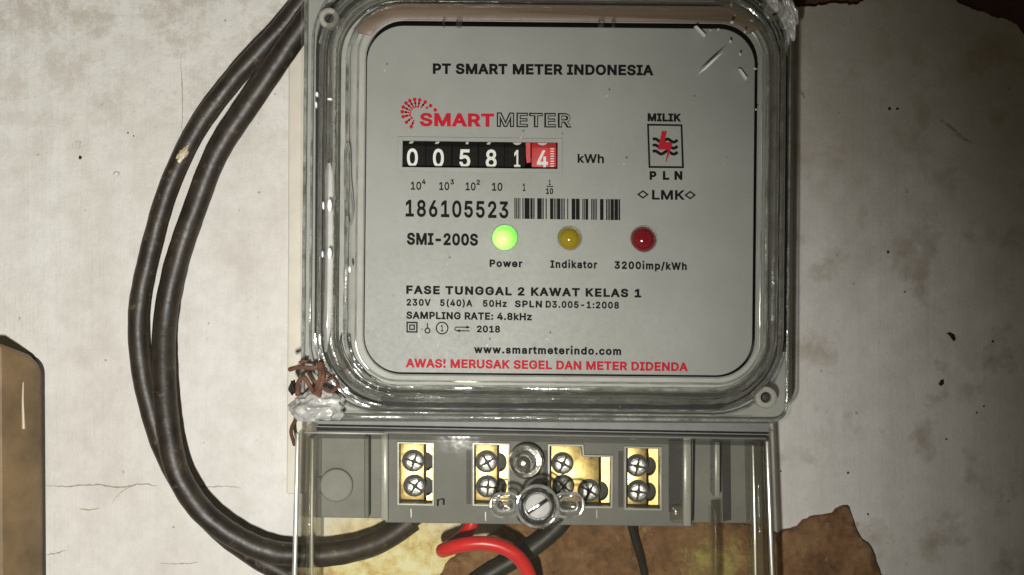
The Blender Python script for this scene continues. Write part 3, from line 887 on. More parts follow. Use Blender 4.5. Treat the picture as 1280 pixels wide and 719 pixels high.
    'a': (389, ["160,-9 126,-5 94,5 68,22 48,45 35,73 30,108 34,138 43,161 58,179 78,193 100,203 125,211 178,220 234,227 252,230 265,235 273,243 276,255 276,257 273,279 267,297 256,311 240,322 220,329 196,331 171,329 149,322 132,313 118,301 107,288 100,274 41,291 57,322 79,346 104,364 133,375 163,382 194,384 215,383 239,379 263,372 286,360 306,343 322,320 333,290 337,251 337,0 277,0 277,52 272,52 264,38 252,25 236,12 215,1 190,-6", "170,45 202,49 228,59 248,74 263,93 272,115 276,138 276,190 270,186 259,182 231,176 200,171 175,168 154,164 134,159 117,150 103,139 95,124 92,105 94,87 102,72 114,61 130,52 149,47"]),
    'c': (396, ["207,-8 182,-7 159,-2 137,6 117,16 98,30 82,46 68,64 56,85 46,108 40,133 36,159 34,187 36,216 40,243 46,268 56,291 68,312 82,330 98,346 117,360 137,371 159,378 182,383 207,384 234,383 260,377 284,368 305,356 324,341 340,322 353,301 362,277 303,262 298,276 290,289 281,301 270,311 257,319 242,325 226,329 207,330 173,325 145,310 124,287 108,258 99,224 96,187 99,151 108,117 124,89 145,66 173,51 207,46 226,48 243,52 258,58 271,66 282,76 292,89 299,102 304,117 363,102 354,78 341,56 325,37 306,21 285,9 261,-1 235,-6"]),
    'd': (424, ["195,-8 151,-2 111,16 79,45 55,84 46,108 39,133 35,160 34,189 35,218 39,245 46,270 55,293 79,332 112,361 151,378 196,384 228,381 253,373 272,360 287,346 306,319 311,319 311,509 372,509 372,0 313,0 313,59 307,59 287,31 272,17 252,4 227,-5", "205,47 236,51 263,65 284,86 299,115 309,150 312,189 309,229 300,263 284,291 263,312 237,325 205,330 172,325 145,311 124,290 108,261 99,227 96,189 99,151 109,117 124,88 145,66 172,51"]),
    'e': (404, ["212,-8 185,-7 161,-2 138,6 117,16 98,30 82,46 68,64 56,85 46,108 40,132 35,159 34,187 35,215 39,242 46,267 55,290 67,311 81,329 97,346 115,359 135,370 157,378 180,383 205,384 236,382 266,374 294,361 319,341 341,315 357,282 368,242 371,194 371,169 75,169 75,221 338,221 310,202 307,237 298,269 283,294 263,314 237,326 205,330 173,326 146,313 125,294 109,270 99,241 96,211 96,178 100,139 110,106 128,80 151,61 179,50 212,46 234,48 254,53 271,61 285,73 297,88 306,105 365,91 353,63 335,39 311,19 283,4 249,-5"]),
    'h': (410, ["114,227 114,0 53,0 53,509 114,509 114,287 102,287 124,332 152,362 187,379 227,384 264,380 295,369 321,349 341,321 353,285 357,240 357,0 296,0 296,235 290,275 273,304 246,323 210,329 184,326 161,317 141,303 126,283 117,257"]),
    'i': (167, ["53,0 53,379 114,379 114,0", "84,443 67,446 54,455 44,468 41,483 44,499 54,512 67,521 84,524 100,521 114,512 123,499 126,483 123,468 114,455 100,446"]),
    'k': (381, ["110,137 110,212 121,212 284,379 360,379 184,199 177,199", "53,0 53,509 114,509 114,0", "294,0 148,186 191,229 372,0"]),
    'm': (610, ["53,0 53,379 112,379 112,295 108,295 118,323 132,346 151,363 172,376 195,384 219,386 257,380 287,361 309,331 321,295 312,295 322,321 337,343 357,361 381,375 407,383 437,386 468,383 497,372 522,354 541,328 553,296 557,255 557,0 496,0 496,254 490,289 473,313 447,326 419,330 395,328 374,320 358,307 345,290 338,270 335,247 335,0 274,0 274,260 269,288 253,311 229,326 199,330 178,328 158,320 140,307 126,289 117,266 114,238 114,0"]),
    'n': (410, ["114,227 114,0 53,0 53,379 112,379 112,287 102,287 124,332 152,362 187,379 227,384 264,380 295,369 321,349 341,321 353,285 357,240 357,0 296,0 296,235 290,275 273,304 246,323 210,329 184,326 161,317 141,303 126,283 117,257"]),
    'o': (415, ["207,-8 182,-7 159,-2 137,6 117,16 98,30 82,46 68,64 56,85 46,108 40,133 36,159 34,187 36,216 40,243 46,268 56,291 68,312 82,330 98,346 117,360 137,371 159,378 182,383 207,384 233,383 256,378 278,371 299,360 317,346 333,330 347,312 359,291 369,268 376,243 380,216 381,187 380,159 376,133 369,108 359,85 347,64 333,46 317,30 299,16 278,6 256,-2 233,-7", "207,46 242,51 270,66 292,89 307,117 316,151 319,187 316,224 307,258 292,287 270,310 242,325 207,330 173,325 145,310 124,287 108,258 99,224 96,187 99,151 108,117 124,89 145,66 173,51"]),
    'p': (424, ["53,-143 53,379 112,379 112,319 118,319 137,346 152,360 171,373 197,381 229,384 274,378 313,361 345,332 370,293 379,270 385,245 389,218 390,189 389,160 385,133 379,108 370,84 346,45 313,16 274,-2 229,-8 198,-5 173,4 153,17 138,31 118,59 114,59 114,-143", "220,47 253,51 279,66 301,88 316,117 325,151 328,189 325,227 316,261 301,290 280,311 253,325 220,330 188,325 161,312 140,291 125,263 116,229 113,189 116,150 125,115 140,86 162,65 188,51"]),
    'r': (259, ["53,0 53,379 112,379 112,321 115,321 130,347 152,367 181,380 213,385 229,384 243,384 243,322 230,324 207,326 182,323 159,315 140,301 126,284 117,262 114,237 114,0"]),
    's': (365, ["182,-8 145,-5 112,3 84,18 62,38 45,63 36,94 94,107 105,79 124,60 150,49 181,45 217,50 244,62 262,81 268,103 265,121 254,136 237,147 212,155 149,170 104,186 72,208 53,237 47,274 51,305 65,332 87,354 115,370 149,381 187,384 223,381 254,372 279,358 299,339 314,316 324,290 268,277 258,298 243,316 219,328 187,333 156,329 131,317 114,299 109,277 112,258 124,243 144,232 172,223 229,209 275,194 306,171 325,142 331,107 326,75 312,47 290,24 260,6 223,-5"]),
    't': (227, ["204,379 204,327 6,327 6,379", "65,471 126,471 126,98 128,76 136,61 150,53 170,50 185,51 202,54 213,2 192,-3 168,-4 125,2 92,21 72,52 65,93"]),
    'w': (567, ["138,0 23,379 87,379 133,214 154,137 175,41 165,41 186,135 206,214 252,379 316,379 362,214 382,136 402,41 391,41 413,135 434,214 480,379 545,379 429,0 368,0 319,172 305,225 291,280 277,338 291,338 277,280 263,225 248,172 199,0"]),
    'z': (380, ["42,0 42,46 254,320 254,323 48,323 48,379 333,379 333,331 126,60 126,56 339,56 339,0"]),
}

from mathutils.geometry import delaunay_2d_cdt
GCACHE = {}


def glyph(ch, off):
    """outline of one letter, thickened by off, as triangles"""
    k = (ch, round(off, 4))
    if k in GCACHE:
        return GCACHE[k]
    adv, raw = GLYPHS[ch]
    loops = []
    for t in raw:
        P = [tuple(float(c) / 1000 for c in q.split(',')) for q in t.split()]
        n = len(P)
        if off:
            Q = []
            for i in range(n):
                (ax, ay), (bx, by), (cx, cy) = P[i - 1], P[i], P[(i + 1) % n]
                d0 = Vector((bx - ax, by - ay)).normalized(); d1 = Vector((cx - bx, cy - by)).normalized()
                n0 = Vector((-d0.y, d0.x)); n1 = Vector((-d1.y, d1.x))
                m_ = n0 + n1
                if m_.length < 0.2:
                    m_ = n0
                m_ = m_.normalized()
                l = min(1.0 / max(m_.dot(n0), 0.4), 1.8)
                Q.append((bx + m_.x * off * l, by + m_.y * off * l))
            P = Q
        if off > 0 and ch == 'i' and min(q[1] for q in P) > 0.38:
            P = [(q[0], q[1] + off * 1.3 + 0.012) for q in P]
        if off > 0 and ch == '!' and max(q[1] for q in P) > 0.4:
            P = [(q[0], q[1] + (off * 2.2 + 0.02 if q[1] < 0.3 else 0)) for q in P]
        loops.append(P)
    V, E = [], []
    for P in loops:
        b0_ = len(V)
        V += [Vector(p) for p in P]
        E += [(b0_ + i, b0_ + (i + 1) % len(P)) for i in range(len(P))]
    vo_, eo_, fo_ = delaunay_2d_cdt(V, E, [], 0, 1e-6)[:3]

    def wind(x, y):
        w_ = 0
        for P in loops:
            for i in range(len(P)):
                (x0, y0), (x1, y1) = P[i - 1], P[i]
                if (y0 <= y) != (y1 <= y):
                    if x0 + (y - y0) / (y1 - y0) * (x1 - x0) > x:
                        w_ += 1 if y1 > y0 else -1
        return w_
    keep = []
    for t in fo_:
        cx = sum(vo_[i].x for i in t) / 3; cy = sum(vo_[i].y for i in t) / 3
        if wind(cx, cy) < 0:
            keep.append(list(t))
    GCACHE[k] = (adv / 1000, [(p.x, p.y) for p in vo_], keep)
    return GCACHE[k]


def text_mesh(s, off=0.0, spacing=1.0):
    x, V, Fc = 0.0, [], []
    for ch in s:
        if ch == ' ':
            x += 0.21 * spacing
            continue
        adv, vs, fs = glyph(ch, off)
        b0_ = len(V)
        used = sorted({i for f in fs for i in f})
        mp = {i: b0_ + k for k, i in enumerate(used)}
        V += [(vs[i][0] + x, vs[i][1]) for i in used]
        Fc += [[mp[i] for i in f] for f in fs]
        x += adv + (spacing - 1) * 0.25 + off
    return V, Fc


CAPH = {}


def height_of(ch, off):
    k = (ch, off)
    if k not in CAPH:
        vs, fs = text_mesh(ch, off)
        CAPH[k] = (min(v[1] for v in vs), max(v[1] for v in vs))
    return CAPH[k]


def text_geo(s, x0, x1, yb0, yb1, cap, h, off=0.0, spacing=1.0, ref='H', grow=0.0):
    vs, fs = text_mesh(s, off, spacing)
    lo, hi = height_of(ref, off)
    a = min(v[0] for v in vs); b = max(v[0] for v in vs)
    out = []
    for vx, vy in vs:
        t = (vx - a) / (b - a)
        px = x0 - grow + (x1 - x0 + 2 * grow) * t
        yb = yb0 + (yb1 - yb0) * t
        py = yb + grow - (vy - lo) / (hi - lo) * (cap + 2 * grow)
        out.append(wp(px, py, h))
    return out, fs


TH = FH + 0.00006


def label(s, x0, x1, yb0, yb1, cap, mat='ink', off=0.02, spacing=1.0, ref='H', h=TH, parent=None, name='printed_text', grow=0.0):
    v, f = text_geo(s, x0, x1, yb0, yb1, cap, h, off, spacing, ref, grow)
    return finish(name, v, f, M[mat], parent or face, smooth=False)


label('PT SMART METER INDONESIA', 541, 817, 92.5, 94.5, 13.2, off=0.038)
label('SMART', 524.5, 617.5, 157.8, 158.8, 16.6, 'red_ink', off=0.036, name='logo_text')
label('METER', 621, 714.5, 158.8, 159.8, 18.2, 'ink', off=0.040, name='logo_text')
label('METER', 622.6, 712.9, 157.2, 158.2, 15.0, 'face', off=-0.004, spacing=1.176, h=TH + 0.00005, name='logo_outline_fill')
label('kWh', 722, 755, 203.6, 204.2, 11.2, off=0.024, ref='h')
label('MILIK', 809.5, 851.5, 151.8, 152.3, 10.2, off=0.046)
for ch, a, b in (('P', 812, 820.5), ('L', 828.5, 836.5), ('N', 843, 853)):
    label(ch, a, b, 225, 225, 11, off=0.048)
label('LMK', 815, 856, 249.6, 250, 12, off=0.026)
for ch, a, b, s_, c_, d_ in (('10', 513.5, 526.5, '4', 527.5, 532), ('10', 549, 561.5, '3', 563, 567.5), ('10', 582, 594.5, '2', 595.5, 600)):
    yb = 237.3 + (a - 513) * 0.012
    label(ch, a, b, yb, yb + .1, 10, off=0.020)
    label(s_, c_, d_, yb - 7, yb - 7, 6.3, off=0.032)
label('10', 615, 628, 238.6, 238.7, 10, off=0.020)
label('1', 653.5, 656.8, 239, 239, 9.5, off=0.025)
label('1', 685.8, 688.6, 231.5, 231.5, 6.4, off=0.025)
label('10', 682.5, 691.5, 242.6, 242.7, 7.2, off=0.032)
label('186105523', 507, 635.5, 270.8, 273, 21, off=0.024, spacing=1.15)
label('SMI-200S', 508.5, 597.5, 306, 307.3, 15, off=0.036)
label('Power', 612, 653, 333.8, 334.3, 9.3, off=0.038, spacing=1.2, ref='P')
label('Indikator', 688, 746.5, 335, 335.8, 9.5, off=0.036, spacing=1.2, ref='I')
label('3200imp/kWh', 768, 858.5, 336.2, 337.8, 9.6, off=0.038, spacing=1.2)
label('FASE TUNGGAL 2 KAWAT KELAS 1', 507.8, 801.5, 367.5, 372, 10.6, off=0.040, spacing=1.2)
for s_, a, b in (('230V', 508.2, 538.5), ('5(40)A', 550, 590.5), ('50Hz', 603.5, 633.5), ('SPLN', 643.5, 677.5), ('D3.005-1:2008', 682, 773.8)):
    label(s_, a, b, 382.2 + (a - 508) * .0146, 382.2 + (b - 508) * .0146, 8.6, off=0.035, spacing=1.2)
label('SAMPLING RATE: 4.8kHz', 507.8, 664.8, 398.6, 400.7, 9.2, off=0.036, spacing=1.05)
label('2018', 596, 625.2, 415.6, 416, 8.6, off=0.034)
label('www.smartmeterindo.com', 592.5, 776.5, 441.8, 444.2, 9.8, off=0.038, spacing=1.2, ref='d')
label('AWAS! MERUSAK SEGEL DAN METER DIDENDA', 507, 860, 459.3, 464.3, 11.0, 'red_ink', off=0.036)


def ink(name, polys, mat='ink', h=TH, parent=None):
    V, Fc = [], []
    for p in polys:
        b = len(V)
        V += [wp(x, y, h) for x, y in p]
        Fc.append(list(range(b, b + len(p))))
    return finish(name, V, Fc, M[mat], parent or face, smooth=False)


def stroke(pts, wd):
    """list of quads for a polyline in pixels"""
    out = []
    for (x0, y0), (x1, y1) in zip(pts, pts[1:]):
        d = math.hypot(x1 - x0, y1 - y0) or 1e-6
        nx, ny = -(y1 - y0) / d * wd / 2, (x1 - x0) / d * wd / 2
        ex, ey = (x1 - x0) / d * wd * .25, (y1 - y0) / d * wd * .25
        out.append([(x0 + nx - ex, y0 + ny - ey), (x1 + nx + ex, y1 + ny + ey), (x1 - nx + ex, y1 - ny + ey), (x0 - nx - ex, y0 - ny - ey)])
    return out


def strip(pts, wd):
    """one joined band along a polyline (no overlapping faces)"""
    L, Q = [], []
    n = len(pts)
    for i in range(n):
        x0, y0 = pts[max(i - 1, 0)]; x1, y1 = pts[min(i + 1, n - 1)]
        d = math.hypot(x1 - x0, y1 - y0)
        L.append((pts[i][0] - (y1 - y0) / d * wd / 2, pts[i][1] + (x1 - x0) / d * wd / 2))
        Q.append((pts[i][0] + (y1 - y0) / d * wd / 2, pts[i][1] - (x1 - x0) / d * wd / 2))
    return [[L[i], L[i + 1], Q[i + 1], Q[i]] for i in range(n - 1)]


ink('printed_fraction_bar', [[(683, 232.6), (691.5, 232.7), (691.5, 233.9), (683, 233.8)]])
# logo burst of dots
burst = []
for k, (x, y) in enumerate([(514, 158.5), (508, 153), (503.8, 146), (502.8, 139.8), (504, 134), (507.5, 129), (512.3, 126), (518.3, 124.4), (524.7, 125), (531.5, 127.7), (538.2, 132.2), (544, 137.5)]):
    burst.append(circle(x, y, 2.4, 10))
    cx, cy = 521, 142
    for fr, rr_ in ((0.74, 1.7), (0.56, 1.3)):
        if k in (11,) or (k == 10 and fr < .6): continue
        burst.append(circle(cx + (x - cx) * fr, cy + (y - cy) * fr, rr_, 8))
    if k < 10:
        burst += stroke([(cx + (x - cx) * .90, cy + (y - cy) * .90), (cx + (x - cx) * .66, cy + (y - cy) * .66)], 1.5)
ink('logo_burst', burst, 'red_ink')
arc = [(521 + 8.2 * math.cos(R(a)), 142 + 8.2 * math.sin(R(a))) for a in range(125, 300, 15)]
ink('logo_arc', strip(arc, 1.3), 'red_ink', TH + 0.00002)
# utility emblem: frame, three waves, red bolt
flat('emblem_frame', [[(808.8, 154.8), (853, 155.6), (855, 210.4), (810.8, 210)], [(811.2, 157.2), (850.8, 157.8), (852.4, 208), (813, 207.6)][::-1]], TH, 0.00003, M['ink'], face)
wv = []
for yy in (175.5, 183.2, 190.6):
    wv += strip([(816 + 31 * t / 24.0, yy + 1.9 * math.sin(t / 24.0 * math.pi * 4 + 3.6) + t * 0.02) for t in range(25)], 3.7)
ink('emblem_waves', wv)
ink('emblem_bolt', [[(827.3, 163.8), (833.7, 163.9), (830.6, 177.4), (825, 187.2), (822.4, 187.0)], [(830.6, 177.4), (840.9, 178.4), (838.4, 187.2), (835, 187.2), (825, 187.2)], [(838.4, 187.2), (833, 202.4), (831.8, 202), (835, 187.2)]], 'red_ink', TH + 0.00005)
for cx, cy in ((803.6, 243.2), (862.7, 244)):
    flat('printed_diamond', [[(cx - 7.4, cy), (cx, cy - 5.4), (cx + 7.4, cy), (cx, cy + 5.4)], [(cx - 4.4, cy), (cx, cy + 3.2), (cx + 4.4, cy), (cx, cy - 3.2)]], TH, 0.00003, M['ink'], face)
# class symbols
flat('printed_double_square', [[(508, 402.2), (522, 402.4), (522, 416), (508, 415.8)], [(509.8, 404), (509.8, 414), (520.2, 414.2), (520.2, 404.2)]], TH, 0.00003, M['ink'], face)
flat('printed_double_square', [[(511.4, 405.6), (518.6, 405.7), (518.6, 412.6), (511.4, 412.5)], [(513, 407.2), (513, 411), (517, 411), (517, 407.2)]], TH, 0.00003, M['ink'], face)
flat('printed_ring', [circle(534.4, 413.4, 3.8, 18), circle(534.4, 413.4, 2.2, 18)[::-1]], TH, 0.00003, M['ink'], face)
ink('printed_stem', [[(533.6, 404), (535, 404), (535, 409.7), (533.6, 409.7)]])
flat('printed_ring', [circle(552.6, 410.2, 8.0, 26), circle(552.6, 410.2, 6.5, 26)[::-1]], TH, 0.00003, M['ink'], face)
label('1', 551, 554.2, 414.4, 414.4, 8.2, off=0.02)
ink('printed_arrows', strip([(586, 409.2), (571, 409), (568.6, 410.2), (568.6, 412.6), (571, 413.6), (587, 413.8)], 1.3) + [[(583, 407), (587.6, 409.3), (583, 411)], [(575, 411.6), (575, 415.6), (570.5, 413.6)]])
# bar code
bars = []
for x0_, x1_ in ((643, 644.4), (645.2, 646.6), (647.4, 648.6), (649.4, 650.4), (653, 654.4), (655.6, 662), (662.9, 665.8), (666.6, 668.2), (671.5, 677.2), (678, 679.6), (682, 683.4),
                 (687.5, 691.6), (692.3, 693.6), (694.3, 695.5), (696.2, 700.4), (701.1, 702.3), (703, 704.3), (705, 706), (709, 710.3), (714.5, 719.2), (719.8, 724.6), (728, 729.3), (730, 731.1),
                 (731.8, 735.2), (739, 740.4), (741.1, 742.4), (743.1, 744.4), (745.1, 746.2), (750, 754.4), (757.5, 758.8), (759.5, 760.8), (761.4, 762.7), (763.3, 767.4), (768, 772.6), (773.2, 775.2)):
    bars.append([(x0_, 247.6 + (x0_ - 642) * .012), (x1_, 247.6 + (x1_ - 642) * .012), (x1_, 273.5 + (x1_ - 642) * .014), (x0_, 273.5 + (x0_ - 642) * .014)])
ink('printed_bar_code', bars)

# ------------------------------------------------------------------ counter wheels
counter = meter
CH = FH - 0.0022
RAD = 0.0097
cz = wp(600, 198, CH).z
sp = pxs(CH)
digits = ['0', '0', '5', '8', '1', '4']
prevs = ['9', '9', '4', '7', '0', '3']
cents = [515.5, 548, 581, 614, 646.5, 679]
APO = RAD * math.cos(math.pi / 10)
for i, (d, pv, cx) in enumerate(zip(digits, prevs, cents)):
    yc = 197.4 + (cx - 515) * 0.0125
    z0 = wp(cx, yc, CH).z
    x0 = wp(cx - (14.5 if i == 5 else 15.8), 0, CH).x; x1 = wp(cx + (10.2 if i == 4 else 16.4), 0, CH).x
    yax = -(CH - APO)
    v = []
    for xx in (x0, x1):
        for k in range(10):
            a = R(18 + 36 * k)
            v.append(Vector((xx, yax - RAD * math.cos(a), z0 + RAD * math.sin(a))))
    f = [[k, (k + 1) % 10, 10 + (k + 1) % 10, 10 + k] for k in range(10)] + [list(range(10)), list(range(19, 9, -1))]
    wl = finish('number_wheel', v, f, M['wheel_red' if i == 5 else 'wheel_black'], counter, bevel=0.00015)
    if i == 5: wl['label'] = 'red tenths wheel'
    cxd = cx - (1 if i == 5 else 0)
    # printed digit on the front facet
    gv, gf = text_geo(d, cxd - (3.8 if d == '1' else 6.8), cxd + (3.8 if d == '1' else 6.8), yc + 11, yc + 11, 22.5, CH + 0.00006, 0.02)
    finish('digit', gv, gf, M['white_ink'], wl, smooth=False)
    # the digit before, on the facet above
    gv, gf = text_geo(pv, cxd - 6.8, cxd + 6.8, yc + 11, yc + 11, 22.5, CH + 0.00006, 0.02)
    rt = Matrix.Rotation(R(-36), 3, 'X')
    c0 = Vector((0, yax, z0))
    gv = [rt @ (q - c0) + c0 for q in gv]
    finish('digit', gv, gf, M['white_ink'], wl, smooth=False)
    if i == 5:
        tk = []
        for k in range(9):
            yy = yc - 14 + k * 3.1
            tk.append([(cx + 9, yy), (cx + 13.5, yy), (cx + 13.5, yy + 1.3), (cx + 9, yy + 1.3)])
        ink('scale_ticks', tk, 'white_ink', CH + 0.00006, wl)
ink('red_edge', [[(657.2, 178), (663, 178), (663, 203), (658.5, 204), (657.6, 196)]], 'wheel_red', CH + 0.00005, counter)
flat('counter_surround', [rot_px([(497, 172), (703, 172), (703, 215), (497, 215)], .7, (600, 194)), win[::-1]], FH + 0.0003, 0.0003, M['face'], counter, bevel=0.0001)
prism('counter_back', rot_px([(490, 168), (710, 168), (710, 220), (490, 220)], .7, (600, 194)), 0.0300, 0.0312, M['dark'], counter)

# ------------------------------------------------------------------ clear cover: a real shell with an outer and an inner skin
N = 12
outer = [(rr(375.5, -47, 991, 528, 20, N, .3), .0282), (rr(375.5, -47, 991, 528, 20, N, .3), .0302), (rr(378, -44, 988, 525, 20, N, .3), .0310),
         (rr(391, -30, 979, 516, 90, N, .3), .0312), (rr(396, -25, 978, 512, 90, N, .4), .0322), (rr(399, -21, 979, 511, 90, N, .5), .0360),
         (rr(401, -19, 981, 511, 90, N, .5), .0440), (rr(403, -17, 979, 509, 89, N, .5), .0462), (rr(408, -12, 975, 504, 86, N, .5), .0478), (rr(415, -5, 969, 497, 82, N, .5), .0486),
         (rr(424, 4, 962, 488, 76, N, .5), .0488)]
inner = [(rr(430, 10, 957, 482, 72, N, .5), .0472), (rr(424, 4, 962, 487, 74, N, .5), .0468), (rr(417, -3, 966, 493, 78, N, .5), .0455), (rr(413, -7, 969, 497, 80, N, .5), .0435),
         (rr(410, -10, 969, 499, 80, N, .5), .0350), (rr(408, -12, 968, 500, 80, N, .4), .0300), (rr(404, -16, 971, 503, 76, N, .3), .0290), (rr(385, -35, 982, 518, 40, N, .3), .0284)]
cover = link('clear_cover', None, meter, wp(683, 240, 0.028))
v, f, ix = loft_geo(outer, False, False)
n_ring = len(outer[0][0])
V, Fc, MI = list(v), list(f), [1 if i < 3 else 0 for i in ix]
b0 = len(V)
v2, f2, ix2 = loft_geo(inner, False, False)
V += v2
Fc += [[q + b0 for q in fc][::-1] for fc in f2]; MI += [0 if i < 5 else 1 for i in ix2]
lo, hi = (len(outer) - 1) * n_ring, b0
for i in range(n_ring):      # close flange foot
    j = (i + 1) % n_ring
    a = b0 + (len(inner) - 1) * n_ring
    Fc.append([i, a + i, a + j, j]); MI.append(1)
V2, F2 = [], []
# front pane: outer and inner skin
me_o = finish('cover_rim', V, Fc, [M['rim'], M['flange']], cover, angle=50, midx=MI)
vo = [wp(x, y, h) for (poly, h) in (outer[-1],) for x, y in poly]
vi = [wp(x, y, h) for (poly, h) in (inner[0],) for x, y in poly]
finish('cover_pane', vo + vi, [list(range(len(vo))), list(range(2 * len(vo) - 1, len(vo) - 1, -1))], M['pane'], cover, smooth=False)
# bright highlight of the side wall built as a pale rod, then clips
tube('highlight_rod', [(411, 204, .0440), (411.5, 240, .0440), (412, 300, .0440), (411, 360, .0440), (409, 410, .0440), (407, 440, .0435)], lambda t: 0.00105 * min(1, 0.4 + 8 * t, 0.3 + 3 * (1 - t)), M['rod'], cover, 12, 6)
tube('clip_glint', [(431, 250, .0400), (431, 205, .0400), (432, 183, .0402), (435, 180, .0402), (437, 192, .0402), (438, 225, .0402), (440, 245, .0402), (441, 265, .0402), (437, 284, .0402), (434, 270, .0400)], 0.00026, M['edge'], cover, 8, 6)
for x0_, x1_ in ((553, 556), (570, 577), (748, 755), (765, 769)):
    prism('clip_glint', [(x0_, 24), (x1_, 24), (x1_, 33), (x0_, 33)], 0.040, 0.0425, M['rim'], cover, bevel=0.0003)
for x0_, x1_ in ((500, 505), (510, 514), (578, 586), (594, 597), (605, 608), (672, 677), (684, 687), (772, 780), (864, 867)):
    prism('clip_glint', [(x0_, 503), (x1_, 503.5), (x1_, 514), (x0_, 513.5)], 0.0325, 0.034, M['rim'], cover, bevel=0.0003)
# fastening bosses in the corners, each with a screw deep inside
for x, y, r_ in ((411, 22, 13), (958, 497, 14), (404, 500, 14), (968, 12, 14)):
    fb = flat('screw_boss', [circle(x, y, r_, 28), circle(x, y, r_ * .45, 28)[::-1]], 0.0362, 0.0050, M['boss'], meter, bevel=0.0006)
    prism('boss_screw', circle(x, y, r_ * .42, 20), 0.0285, 0.0345, M['dark'], fb, bevel=0.0003)
# torch glints on the clear cover, painted as pale slivers and dots
M['pale'] = simple('pale_glint', (0.90, 0.90, 0.87), 0.25, var=0.06, scale=500, bmp=0.3, spec=0.9)


def glint(name, pts, h0, h1):
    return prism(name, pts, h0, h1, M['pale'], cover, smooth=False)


glint('glint', [(872, 93.5), (880, 85.5), (889, 76.5), (897, 70), (905, 64.5), (898, 71.2), (891, 78.6), (882, 87)], 0.04878, 0.0489)
glint('clip_glint', [(868, 33), (871, 32), (882, 43), (882, 46), (879, 45)], 0.0405, 0.0422)  # torch glints at the face corners, built as pale flakes
glint('clip_glint', [(923, 86), (926, 86), (934, 97), (933, 100), (930, 97)], 0.0405, 0.0422)
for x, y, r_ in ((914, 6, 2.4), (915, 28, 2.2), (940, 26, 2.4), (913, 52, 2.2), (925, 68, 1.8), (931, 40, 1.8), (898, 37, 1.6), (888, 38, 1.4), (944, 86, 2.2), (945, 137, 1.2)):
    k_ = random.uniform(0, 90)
    glint('glint_dot', rot_px(circle(x, y, r_, 8, r_ * random.uniform(.35, .7)), k_, (x, y)), 0.0440, 0.0446)
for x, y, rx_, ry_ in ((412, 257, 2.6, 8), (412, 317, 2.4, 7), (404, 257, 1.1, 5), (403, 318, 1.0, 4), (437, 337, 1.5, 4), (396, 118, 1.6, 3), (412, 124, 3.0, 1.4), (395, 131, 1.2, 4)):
    glint('glint', circle(x, y, rx_, 12, ry_), 0.0470, 0.0486)
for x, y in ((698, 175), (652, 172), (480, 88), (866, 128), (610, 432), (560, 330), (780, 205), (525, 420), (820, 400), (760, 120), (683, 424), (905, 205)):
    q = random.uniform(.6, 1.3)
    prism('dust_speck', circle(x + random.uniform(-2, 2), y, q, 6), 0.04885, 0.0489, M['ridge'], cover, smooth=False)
# raised ledge along the lower flange
prism('cover_ledge', [(425, 517), (940, 523), (940, 529), (425, 525)], 0.0302, 0.0325, M['flange'], cover, bevel=0.0005)
prism('ledge_tab', [(622, 518), (700, 519.5), (698, 526), (624, 525)], 0.0310, 0.0338, M['flange'], cover, bevel=0.0006)

# ------------------------------------------------------------------ terminal section
TR = 1.1
tb = link('terminal_block', None, meter, wp(690, 600, 0.0003))
prism('back_flange', rot_px([(388, 532), (955, 532), (952, 652), (388, 650)], .6, (670, 590)), 0.0004, 0.0110, M['plate'], tb, bevel=0.0006)
prism('neck', [(396, 520), (962, 528), (962, 550), (396, 541)], 0.0004, 0.0284, M['plate'], tb, bevel=0.0004)
flat('round_boss', [circle(420, 607, 21, 36)], 0.0124, 0.0016, M['plate'], tb, bevel=0.0005)
WELLS = [[(499, 555), (540, 556), (540, 630), (499, 629)], [(593, 556), (634.5, 557), (634.5, 631), (593, 630)],
         [(687.5, 558), (727, 558.5), (728, 571), (764, 572), (763, 633), (687.5, 632)], [(783, 560.5), (825, 561.5), (825, 636), (783, 635)]]
BH = 0.0205


def shrink(poly, d):
    cx = sum(p[0] for p in poly) / len(poly); cy = sum(p[1] for p in poly) / len(poly)
    return [(x - d * (1 if x > cx else -1), y - d * (1 if y > cy else -1)) for x, y in poly]


flat('block_front', [rot_px([(482, 541), (866, 541), (866, 656), (482, 656)], .8, (670, 598))] + [q[::-1] for q in WELLS], BH, 0.009, M['block'], tb, bevel=0.0003)
flat('block_core', [rot_px([(484, 543), (864, 543), (864, 654), (484, 654)], .8, (670, 598))], 0.0113, 0.010, M['dark'], tb)
for x_, y_ in ((583, 560), (679, 563), (773, 564)):
    prism('slot_shade', [(x_, y_), (x_ + 6, y_), (x_ + 6, y_ + 70), (x_, y_ + 70)], BH - 0.0005, BH + 0.0002, M['slot'], tb)  # raised dark strips paint the shade beside the wells
# side ribs of the block
prism('side_rib', [(476, 540), (485, 540), (485, 652), (476, 650)], 0.011, 0.0236, M['grey_light'], tb, bevel=0.0004)
prism('side_rib', [(455, 545), (461, 545), (461, 648), (455, 648)], 0.0105, 0.0175, M['block'], tb, bevel=0.0004)
prism('side_rib', [(854, 546), (864, 546), (864, 658), (854, 658)], 0.011, 0.0236, M['grey_light'], tb, bevel=0.0004)
prism('side_rib', [(893, 552), (900, 552), (900, 622), (893, 622)], 0.0105, 0.0190, M['grey_light'], tb, bevel=0.0004)
prism('slot_shade', [(836, 549), (853, 549), (853, 640), (836, 640)], BH - 0.0005, BH + 0.0002, M['dark'], tb)
prism('slot_shade', [(902, 550), (913, 550), (914, 650), (904, 652)], 0.0105, 0.0114, M['dark'], tb)
prism('clear_stub', rr(838, 632, 862, 654, 5), BH, BH + 0.002, M['trim'], tb, bevel=0.0005)
